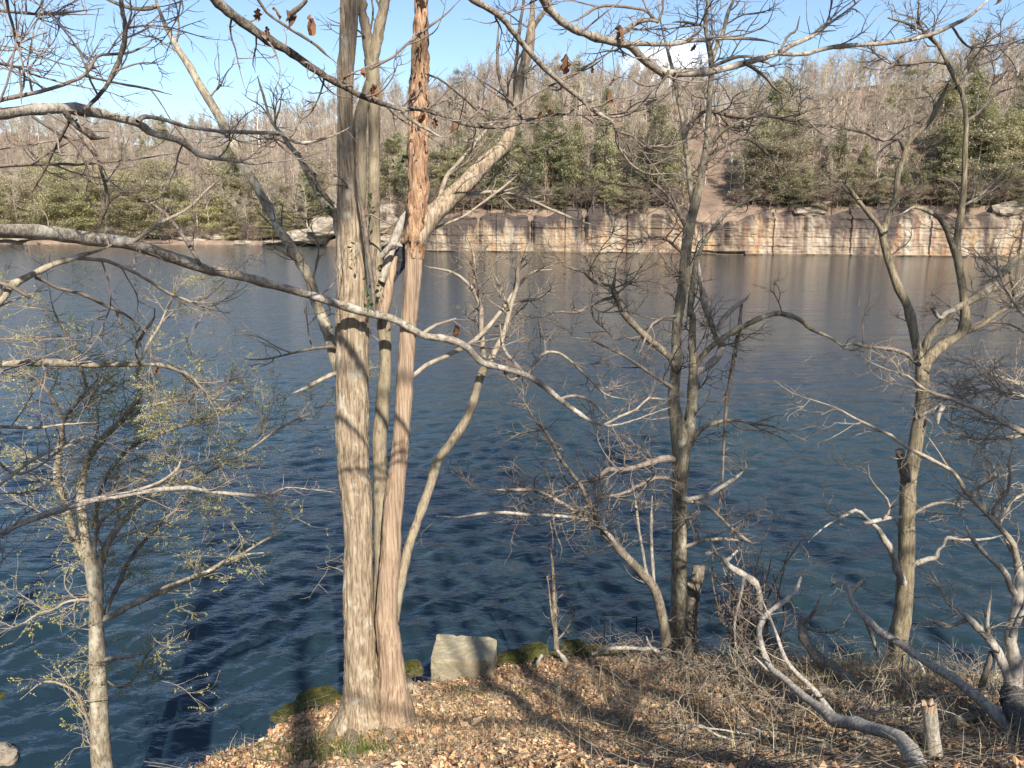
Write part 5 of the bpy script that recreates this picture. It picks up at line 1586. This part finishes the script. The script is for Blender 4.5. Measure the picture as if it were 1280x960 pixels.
# hanging vine strand right of the twin stems
t = Plant('hanging_vine', P(905, 640, 9.2), 'dark twisted vine strand hanging beside the twin stemmed tree', 'vine')
for spec in ('927,380,4 924,410,4 920,440,5 916,460,5 910,490,4 907,520,3.5 905,560,3 903,600,3 898,640,3', '926,400,2 914,470,2.5 908,520,2 903,570,2 905,620,2 910,660,2'):
    b_ = trace(spec, 9.2, 9.1)
    limb('stem', b_, M_TW_DARK, t.root, 7, .2, 20)
    t.limbs.append((b_, 1.2))
t.crown(M_TW_DARK, l1=(5, .15, .6), l2=(6, .1, .35), l3=(4, .06, .18), rmax=(.004, .003, .0026), rtip=.0016, seed=73, wander=.35, up=-.05)

# sapling
b_ = trace('696,822,8 695,800,6.5 694,775,6 693,750,5.5 692,725,4 690,700,3 686,680,2', 9.35, 9.4, 0, .4)
t = Plant('sapling', b_[0][0], 'thin leafless sapling growing from the mossy rocks right of the concrete block', 'tree')
limb('trunk', b_, M_M, t.root, 10, .12, 20)
t.limbs.append((b_, 1.6))
for spec in ('695,795,3.5 690,770,3 687,745,2.5 684,720,2', '696,800,3 706,790,2.5 714,775,2 716,762,1.5'):
    c_ = trace(spec, 9.35, 9.4)
    limb('branch', c_, M_TW_GREY, t.root, 7, .12, 20)
    t.limbs.append((c_, 1.0))
t.crown(M_TW_DARK, l1=(5, .15, .5), l2=(5, .08, .28), l3=(3, .05, .14), rmax=(.005, .0035, .003), rtip=.0016, seed=74)

# vine with leaves on the furrowed trunk
t = Plant('climbing_vine', P(450, 380, MY - .15), 'leafy green climbing vine on the furrowed trunk above the crossing bough', 'vine')
for spec, y in (('446,150,3 446,190,3.5 446,220,4 450,250,4.5 455,280,5 459,310,5.5 462,335,5 466,365,4 468,392,3', MY - .17), ('452,272,2 462,268,2.5 478,276,2.5 490,280,2 500,272,1.5', MY - .05), ('470,310,4 468,330,5 469,352,4', MY - .02),
                ('418,255,3 408,245,3 398,230,2.5 386,210,2 372,192,1.5', MY + .1)):
    b_ = trace(spec, y)
    limb('stem', b_, M_TW_DARK, t.root, 8, .15, 20)
R = np.random.default_rng(8)
ctr = []
for u_, v_, n, sd, y in ((442, 315, 7, 5, MY - .2), (464, 362, 16, 10, MY - .14), (462, 382, 12, 6, MY - .16), (474, 345, 9, 8, MY - .08), (400, 240, 20, 12, MY + .08), (388, 215, 14, 9, MY + .15), (412, 258, 10, 7, MY + .05), (465, 250, 8, 9, MY), (505, 218, 22, 14, MY + .5)):
    for _ in range(n):
        ctr.append(P(u_ + R.normal(0, sd * .6), v_ + R.normal(0, sd), y + R.normal(0, .03)))
ctr = np.array(ctr)
v_, f_ = quads_at(ctr, .045, R, .1, .62, .3)
link('foliage', raw_mesh('foliage', v_ - origin(t.root), f_, M_LEAF, False, np.repeat(pick([(.05, .09, .02), (.08, .12, .03), (.035, .06, .02), (.12, .12, .03)], len(ctr), R, .2), 4, 0)), t.root)

# dark square board wedged between the stems
m, nt, b = mat('weathered_board', .8, .2)
f = noise_t(nt, coord(nt), 30, 5, .7)
nt.links.new(ramp(nt, f, [(.35, (.025, .026, .034)), (.65, (.075, .075, .09))]), b.inputs['Base Color'])
q0 = [P(486, 322, 6.20), P(505, 304, 6.42), P(505.5, 334, 6.42), P(489, 357, 6.20)]
nrm = np.cross(q0[1] - q0[0], q0[3] - q0[0])
nrm /= np.linalg.norm(nrm)
bm = bmesh.new()
va = [bm.verts.new(p + nrm * s_ * .012 - q0[3]) for s_ in (-1, 1) for p in q0]
for fi in ((0, 1, 2, 3), (7, 6, 5, 4), (0, 4, 5, 1), (1, 5, 6, 2), (2, 6, 7, 3), (3, 7, 4, 0)):
    bm.faces.new([va[k] for k in fi])
bmesh.ops.recalc_face_normals(bm, faces=bm.faces)
bmesh.ops.bevel(bm, geom=list(bm.edges), offset=.004, segments=2, affect='EDGES')
me = bpy.data.meshes.new('board')
bm.to_mesh(me)
bm.free()
me.materials.append(m)
o = link('board', me)
o.location = tuple(map(float, q0[3]))
set_props(o, 'dark square board wedged between the tree stems left of the orange trunk', 'board')

# concrete block
m, nt, b = mat('concrete', .92, .15)
v = coord(nt)
f1 = noise_t(nt, v, 60, 6, .7)
f2 = noise_t(nt, v, 5, 4, .6)
f3 = noise_t(nt, coord(nt, (1.5, 1.5, 16)), 2.2, 3, .6)
c = ramp(nt, f1, [(.3, (.20, .17, .115)), (.55, (.335, .29, .20)), (.75, (.43, .385, .28))])
c = mix(nt, ramp(nt, f2, [(.45, (0, 0, 0)), (.65, (.55, .55, .55))]), c, (.20, .175, .115))
c = mix(nt, ramp(nt, f3, [(.60, (0, 0, 0)), (.66, (.6, .6, .6))]), c, (.50, .43, .28))
nt.links.new(c, b.inputs['Base Color'])
bump(nt, b, f1, .5, .02)
bm = bmesh.new()
bmesh.ops.create_cube(bm, size=1)
bmesh.ops.scale(bm, vec=(.79, .46, .95), verts=bm.verts)
bmesh.ops.bevel(bm, geom=list(bm.edges), offset=.009, segments=2, affect='EDGES')
bmesh.ops.subdivide_edges(bm, edges=[e for e in bm.edges if e.calc_length() > .2], cuts=14, use_grid_fill=True)
for vv in bm.verts:
    d = .010 * n3(vv.co.x * 6, vv.co.y * 6, vv.co.z * 6) + .007 * n3(vv.co.x * 21, vv.co.y * 21, vv.co.z * 21)
    if abs(vv.co.x) > .36 or abs(vv.co.z) > .44:
        d -= .018 * max(0, n3(vv.co.x * 11 + 4, vv.co.y * 11, vv.co.z * 11))
    vv.co += vv.normal * d
    if vv.co.z > .3 and vv.co.x > .3 and vv.co.y > 0:
        vv.co.z -= .05 * (vv.co.x - .3) / .1
    vv.co.y += .10 * (vv.co.z - .1)
me = bpy.data.meshes.new('concrete_block')
bm.to_mesh(me)
bm.free()
me.materials.append(m)
o = link('concrete_block', me)
pc = P(579, 815, 8.72)
o.location = (float(pc[0]), float(pc[1]) + .22, float(pc[2]) - .515)
o.rotation_euler = (D2R(9), D2R(1.0), D2R(-4))
set_props(o, 'tan weathered concrete block set at the water edge behind the clump of stems', 'block')

# mossy rocks
for i, (u_, v_, Y_, sx, sz, lab) in enumerate([
    (640, 822, 9.15, .22, .13, 'mossy green rock nearest the concrete block on its right'), (668, 815, 9.25, .24, .15, 'brightest mossy rock left of the thin sapling'),
    (700, 824, 9.15, .2, .12, 'brown topped mossy rock in front of the thin sapling'), (722, 812, 9.35, .24, .13, 'flat mossy rock right of the thin sapling'),
    (752, 818, 9.35, .26, .12, 'dark mossy rock below the thin black rail'), (785, 822, 9.35, .26, .11, 'flat mossy rock under the right post of the thin black rail'),
    (648, 842, 8.85, .16, .10, 'small dark mossy rock low beside the concrete block'), (515, 836, 8.7, .17, .12, 'small mossy rock between the clump of stems and the concrete block'),
    (400, 878, 7.75, .30, .10, 'long mossy ledge left of the clump of stems'), (376, 892, 7.45, .24, .09, 'mossy ledge stone on the bank edge left of the clump of stems'), (352, 896, 7.4, .12, .09, 'dark wet stone at the bank edge far left of the clump of stems')]):
    rock('rock', P(u_, v_, Y_), (sx, sx * .85, sz * .58), M_MOSS, lab, 'mossy rocks at the shore edge', seed=50 + i * 2.3, rough=.3, boxy=.35, rot=i * .7, hi=True)
rock('rock', P(2, 952, 8.9), (.22, .2, .22), M_SROCK, 'brown rock in the water at the bottom left corner', seed=90, rough=.3, boxy=.4, hi=True)
rock('rock', P(-8, 880, 10.3), (.42, .25, .14), M_MOSS, 'dark rock in the water at the left picture edge', seed=95, rough=.3, boxy=.4, hi=True)

# thin black rail
m, nt, b = mat('black_iron', .55, .4)
b.inputs['Base Color'].default_value = (.012, .012, .013, 1)
M_IRON = m
a_, c_ = P(756, 771, 9.45), P(796, 772, 9.45)
t = thing('rail', (a_[0], a_[1], .9), 'thin black metal rail frame standing at the water edge left of the twin stemmed tree', 'rail')
for p_ in (a_, c_):
    tubes('post', [(np.array([[p_ + (0, 0, .004), p_ * (1, 1, .5) + np.array([0, 0, .45]), (p_[0], p_[1], .7)]]), np.full((1, 3), .0085))], 8, M_IRON, t)
tubes('bar', [(np.array([[a_ - (.01, 0, 0), .5 * (a_ + c_), c_ + (.01, 0, 0)]]), np.full((1, 3), .0075))], 8, M_IRON, t)

# ------------------------------------------------------------------ litter, grass, weeds
R = np.random.default_rng(9)
N = 150000
x = R.uniform(-4.2, 8.5, N * 3)
y = R.uniform(3.6, 10.0, N * 3)
sd = edge_dist(x, y)
sel = (sd > -.05) & (np.abs(x) < .72 * (y + 1.4))
x, y, sd = x[sel][:N], y[sel][:N], sd[sel][:N]
mossy = np.exp(-((x + .1) ** 2 / .3 + (y - 7.6) ** 2 / .05)) + np.exp(-((x + 1.45) ** 2 / .15 + (y - 5.2) ** 2 / .3)) + np.exp(-((x + .6) ** 2 / .06 + (y - 8.05) ** 2 / .05))
sel = R.random(len(x)) > .85 * mossy
x, y, sd = x[sel], y[sel], sd[sel]
z = ground_h(x, y) + np.abs(R.normal(0, .018, len(x))) + .004
pal = [(.36, .22, .13), (.45, .29, .18), (.28, .165, .095), (.52, .37, .25), (.20, .115, .07), (.40, .24, .16), (.48, .33, .20), (.56, .43, .30), (.14, .08, .05)]
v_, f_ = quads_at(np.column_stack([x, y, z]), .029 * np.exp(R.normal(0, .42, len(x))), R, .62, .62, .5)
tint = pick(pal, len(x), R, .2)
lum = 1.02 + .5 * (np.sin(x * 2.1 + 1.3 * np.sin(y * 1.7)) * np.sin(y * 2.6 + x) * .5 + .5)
tint = tint * np.array((1.0, .95, .82)) * (lum * np.where(x > 1.1 + .3 * np.sin(3 * y), .74, 1.06))[:, None]  # right side darker: browner leaves, plus some shade painted into the tint
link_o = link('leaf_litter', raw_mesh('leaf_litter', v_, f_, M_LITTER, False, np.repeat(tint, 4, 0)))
set_props(link_o, kind='stuff')
# bigger curled leaves lying here and there
n = 1500
i = R.integers(0, len(x), n)
sel = (x[i] > .9) | (R.random(n) < .25)
i = i[sel]
V, Fq, o_, tt = [], [], 0, []
for k in i:
    lv, lf = leaf_mesh(R.uniform(.04, .075), R.uniform(.06, .10), int(k))
    a1, a2 = R.uniform(0, 6.28), R.normal(1.5, .22)
    ct, st_ = math.cos(a2), math.sin(a2)
    lv = lv @ np.array([[1, 0, 0], [0, ct, st_], [0, -st_, ct]])
    lv = lv @ np.array([[math.cos(a1), math.sin(a1), 0], [-math.sin(a1), math.cos(a1), 0], [0, 0, 1]])
    V.append(lv + (x[k], y[k], z[k] + .02))
    Fq.append(lf + o_)
    o_ += len(lv)
    tt.append(np.tile(pick([(.40, .21, .11), (.50, .29, .16), (.30, .16, .09), (.55, .38, .25)], 1, R), (len(lv), 1)))
set_props(link('curled_leaves', raw_mesh('curled_leaves', np.concatenate(V), np.concatenate(Fq), M_LITTER, True, np.concatenate(tt))), kind='stuff')
# fallen twigs
n = 6500
i = R.integers(0, len(x), n)
sel = R.random(n) < np.where(x[i] > .8, 1, .3)
i = i[sel]
n = len(i)
az = R.uniform(0, 6.28, n)
el = np.abs(R.normal(.05, .22, n))
Lg = R.uniform(.1, .55, n)
tq = np.linspace(0, 1, 6)
pp = np.zeros((n, 6, 3))
wob = np.cumsum(R.normal(0, .012, (n, 6, 2)), 1)
pp[:, :, 0] = x[i][:, None] + np.cos(az)[:, None] * Lg[:, None] * tq + wob[:, :, 0]
pp[:, :, 1] = y[i][:, None] + np.sin(az)[:, None] * Lg[:, None] * tq + wob[:, :, 1]
pp[:, :, 2] = ground_h(pp[:, :, 0], np.minimum(pp[:, :, 1], 9.0)) + .03 + np.sin(el)[:, None] * Lg[:, None] * tq
rd = np.repeat(R.uniform(.0015, .0042, n)[:, None], 6, 1) * np.linspace(1, .5, 6)
o = tubes('fallen_twigs', [(pp, rd)], 4, M_TW_GREY)
set_props(o, kind='stuff')
# brambles arching over the right side of the bank
n = 420
bx = R.uniform(1.3, 6.2, n)
by = R.uniform(5.6, 8.9, n)
ok = edge_dist(bx, by) > .1
bx, by = bx[ok], by[ok]
n = len(bx)
az = R.uniform(0, 6.28, n)
Lg = R.uniform(.25, .95, n)
hg = R.uniform(.05, .34, n)
tq = np.linspace(0, 1, 10)
pp = np.zeros((n, 10, 3))
wob = np.cumsum(R.normal(0, .014, (n, 10, 2)), 1)
pp[:, :, 0] = bx[:, None] + np.cos(az)[:, None] * Lg[:, None] * tq + wob[:, :, 0]
pp[:, :, 1] = by[:, None] + np.sin(az)[:, None] * Lg[:, None] * tq + wob[:, :, 1]
pp[:, :, 2] = ground_h(bx, by)[:, None] + hg[:, None] * np.sin(np.pi * np.minimum(tq * R.uniform(.6, 1.05, n)[:, None], 1))
pp[:, :, 2] = np.maximum(pp[:, :, 2], ground_h(pp[:, :, 0], np.minimum(pp[:, :, 1], 8.8)) + .01)
rd = np.repeat(R.uniform(.0022, .005, n)[:, None], 10, 1) * np.linspace(1, .45, 10)
br_ = grow((pp, rd), 4, .1, .35, (30, 80), 6, .02, .2, .0028, .0012, .1, .7, .3, R)
set_props(tubes('undergrowth', [(pp, rd), br_], 4, M_TW_PALE), kind='stuff')
# grass blades and dry stalks


def blades(name, cx, cy, sx, sy, n, h0, h1, pal, w=.0035, lean=.5):
    bx = R.normal(cx, sx, n)
    by = R.normal(cy, sy, n)
    keep_ = edge_dist(bx, by) > .05
    bx, by = bx[keep_], by[keep_]
    n = len(bx)
    bz = ground_h(bx, by)
    hgt = R.uniform(h0, h1, n)
    a_ = R.uniform(0, 6.28, n)
    d_ = np.column_stack([np.cos(a_), np.sin(a_), np.zeros(n)])
    s_ = np.column_stack([-np.sin(a_), np.cos(a_), np.zeros(n)]) * w
    b0 = np.column_stack([bx, by, bz])
    l_ = np.abs(R.normal(0, lean, n))[:, None]
    m1 = b0 + d_ * (hgt[:, None] * l_ * .3) + np.array([0, 0, .6]) * hgt[:, None]
    t1_ = b0 + d_ * (hgt[:, None] * l_) + np.array([0, 0, .95]) * hgt[:, None]
    vv = np.stack([b0 - s_, b0 + s_, m1 + s_ * .7, m1 - s_ * .7, t1_ + s_ * .15, t1_ - s_ * .15], 1).reshape(-1, 3)
    k = np.arange(n)[:, None] * 6
    ff = np.concatenate([k + [0, 1, 2, 3], k + [3, 2, 4, 5]])
    return vv, ff, np.repeat(pick(pal, n, R, .2), 6, 0)


def blade_obj(name, groups):
    V, Fq, T_, o_ = [], [], [], 0
    for g in groups:
        a, b_, c_ = blades(name, *g)
        V.append(a)
        Fq.append(b_ + o_)
        T_.append(c_)
        o_ += len(a)
    set_props(link(name, raw_mesh(name, np.concatenate(V), np.concatenate(Fq), M_LEAF, False, np.concatenate(T_))), kind='stuff')


GRN = [(.10, .15, .03), (.15, .19, .04), (.22, .22, .07), (.08, .11, .03)]
DRY = [(.46, .37, .23), (.56, .47, .32), (.38, .29, .18), (.30, .27, .12)]
blade_obj('grass', [(-1.5, 5.3, .3, .28, 900, .03, .11, GRN), (-1.15, 5.25, .12, .1, 500, .03, .10, GRN), (-.1, 7.6, .38, .14, 1300, .02, .05, [(.20, .20, .04), (.27, .25, .06), (.14, .15, .03)]),
                    (-.55, 8.1, .12, .1, 350, .02, .05, GRN), (-.5, 7.0, .5, .5, 260, .03, .09, GRN), (1.3, 4.95, .2, .12, 350, .02, .07, GRN), (2.2, 8.8, .4, .2, 300, .03, .10, GRN), (-1.9, 7.6, .2, .4, 500, .02, .05, GRN)])
blade_obj('dry_grass', [(0, 6.3, 1.6, 1.1, 2600, .04, .16, DRY, .0022, .8), (3, 6.5, 1.6, 1.2, 2600, .06, .28, DRY, .0024, .8), (-.6, 5.6, .9, .5, 1500, .03, .12, DRY, .002, .9), (4.5, 7.8, 1.2, .6, 1200, .08, .35, DRY, .0026, .7)])
# dry weed stalks one by one
for i, (u_, v_, h_, lab) in enumerate([(699, 892, .40, 'taller dry weed stalk standing below the thin snag'), (760, 905, .24, 'short dry weed stalk in the middle of the bank'), (806, 925, .34, 'fuzzy dry weed stalk nearest the middle tree shadows'), (640, 880, .26, 'dry weed stalk on the mossy patch near the concrete block'),
                                       (716, 912, .2, 'small dry weed stalk low on the sunny bank'), (852, 945, .3, 'dry weed stalk at the bottom edge below the twin stemmed tree'), (1085, 850, .3, 'dry weed stalk beside the dark curved log'), (1100, 846, .36, 'bunch of dry stalks just left of the forked tree')]):
    g = on_ground(u_, v_)
    t = Plant('dry_weed', g, lab, 'weed', 'dry weed stalks on the bank')
    RR_ = np.random.default_rng(600 + i)
    kk = np.linspace(0, 1, 12)
    pts__ = g + np.column_stack([np.cumsum(RR_.normal(0, .008, 12)) + .05 * kk * RR_.normal(), np.cumsum(RR_.normal(0, .008, 12)), kk * h_])
    b_ = (pts__, np.linspace(.0042, .0018, 12))
    limb('stem', b_, M_TW_PALE, t.root, 6, .1, 20)
    t.limbs.append((b_, 3.0))
    t.crown(M_TW_PALE, l1=(14, .03, .09), l2=(10, .02, .05), l3=None, rmax=(.0022, .0018), rtip=.0011, seed=610 + i)

# the wood on the slope behind the viewpoint, which shades the near water
RB = np.random.default_rng(55)
TALL = [bare_mesh('bare_tree', 16.5, 91, nl=16, dens=.75, t0=.62), bare_mesh('bare_tree', 17.5, 92, nl=15, dens=.7, t0=.62)]
for i, (x_, y_, k_, s_) in enumerate([(-6.5, -7, 0, 1), (-3.0, -8, 0, 1), (-.2, -7, 0, 1), (2.2, -8.5, 0, 1), (5.2, -7.5, 0, 1), (7.6, -8.5, 0, 1), (10.4, -7, 0, 1), (13.5, -8, 0, 1), (-9.5, -8, 0, 1)]):
    s_ = 1.0
    o = link('bare_tree', TALL[i % 2])
    o.location = (x_, y_, gh_fast(x_, y_) - .2)
    o.scale = (1.1, 1.1, 1)
    o.rotation_euler = (0, 0, RB.uniform(0, 6.28))
    set_props(o, 'tall leafless tree in the wood on the slope behind the viewpoint', 'tree', 'tall trees on the slope behind the viewpoint')

# ------------------------------------------------------------------ light
AZ, EL = D2R(15), D2R(38)
sdir = Vector((math.sin(AZ) * math.cos(EL), -math.cos(AZ) * math.cos(EL), math.sin(EL)))
sun = bpy.data.lights.new('sun', 'SUN')
sun.energy = 5.0
sun.angle = D2R(.53)
sun.color = (1.0, .93, .82)
so = bpy.data.objects.new('sun', sun)
so.rotation_euler = sdir.to_track_quat('Z', 'Y').to_euler()
COL.objects.link(so)
w = bpy.data.worlds.new('World')
scene.world = w
w.use_nodes = True
nt = w.node_tree
bg = nt.nodes['Background']
sky = nt.nodes.new('ShaderNodeTexSky')
sky.sky_type = 'NISHITA'
sky.sun_disc = False
sky.sun_elevation = EL
sky.sun_rotation = math.atan2(sdir.x, sdir.y)
sky.air_density = 1.0
sky.dust_density = .7
sky.ozone_density = 2.6
# one small cumulus cloud low over the hill, part of the sky
tc = nt.nodes.new('ShaderNodeTexCoord')
cdir = Vector(P(838, 82, 100) - np.array([0, 0, CAMZ])).normalized()
dv = nt.nodes.new('ShaderNodeVectorMath')
dv.operation = 'SUBTRACT'
nt.links.new(tc.outputs['Generated'], dv.inputs[0])
dv.inputs[1].default_value = cdir
mp = nt.nodes.new('ShaderNodeMapping')
mp.inputs['Scale'].default_value = (16, 4, 30)
nt.links.new(dv.outputs[0], mp.inputs['Vector'])
ln = nt.nodes.new('ShaderNodeVectorMath')
ln.operation = 'LENGTH'
nt.links.new(mp.outputs['Vector'], ln.inputs[0])
nz = noise_t(nt, tc.outputs['Generated'], 22, 6, .6)
body = math_n(nt, 'SUBTRACT', math_n(nt, 'ADD', math_n(nt, 'MULTIPLY', nz, 1.9), .15), ln.outputs['Value'])
cm = ramp(nt, body, [(.12, (0, 0, 0)), (.85, (.8, .8, .8))])
sc_ = mix(nt, cm, sky.outputs[0], (11.0, 11.2, 11.6))
nt.links.new(sc_, bg.inputs['Color'])
bg.inputs['Strength'].default_value = .108

# ------------------------------------------------------------------ output
vs_ = scene.view_settings
vs_.view_transform = 'Standard'
vs_.look = 'None'
vs_.gamma = 1
vs_.use_curve_mapping = False
vs_.exposure = .84
scene.render.engine = 'CYCLES'
cy = scene.cycles
cy.max_bounces = 6
cy.diffuse_bounces = 2
cy.glossy_bounces = 3
cy.transmission_bounces = 2
cy.transparent_max_bounces = 4
cy.use_denoising = True
cy.denoiser = 'OPENIMAGEDENOISE'
cy.denoising_input_passes = 'RGB_ALBEDO_NORMAL'
cy.use_adaptive_sampling = True
cy.adaptive_threshold = .02
cy.sample_clamp_indirect = 6
scene.render.resolution_x, scene.render.resolution_y = 1024, 768
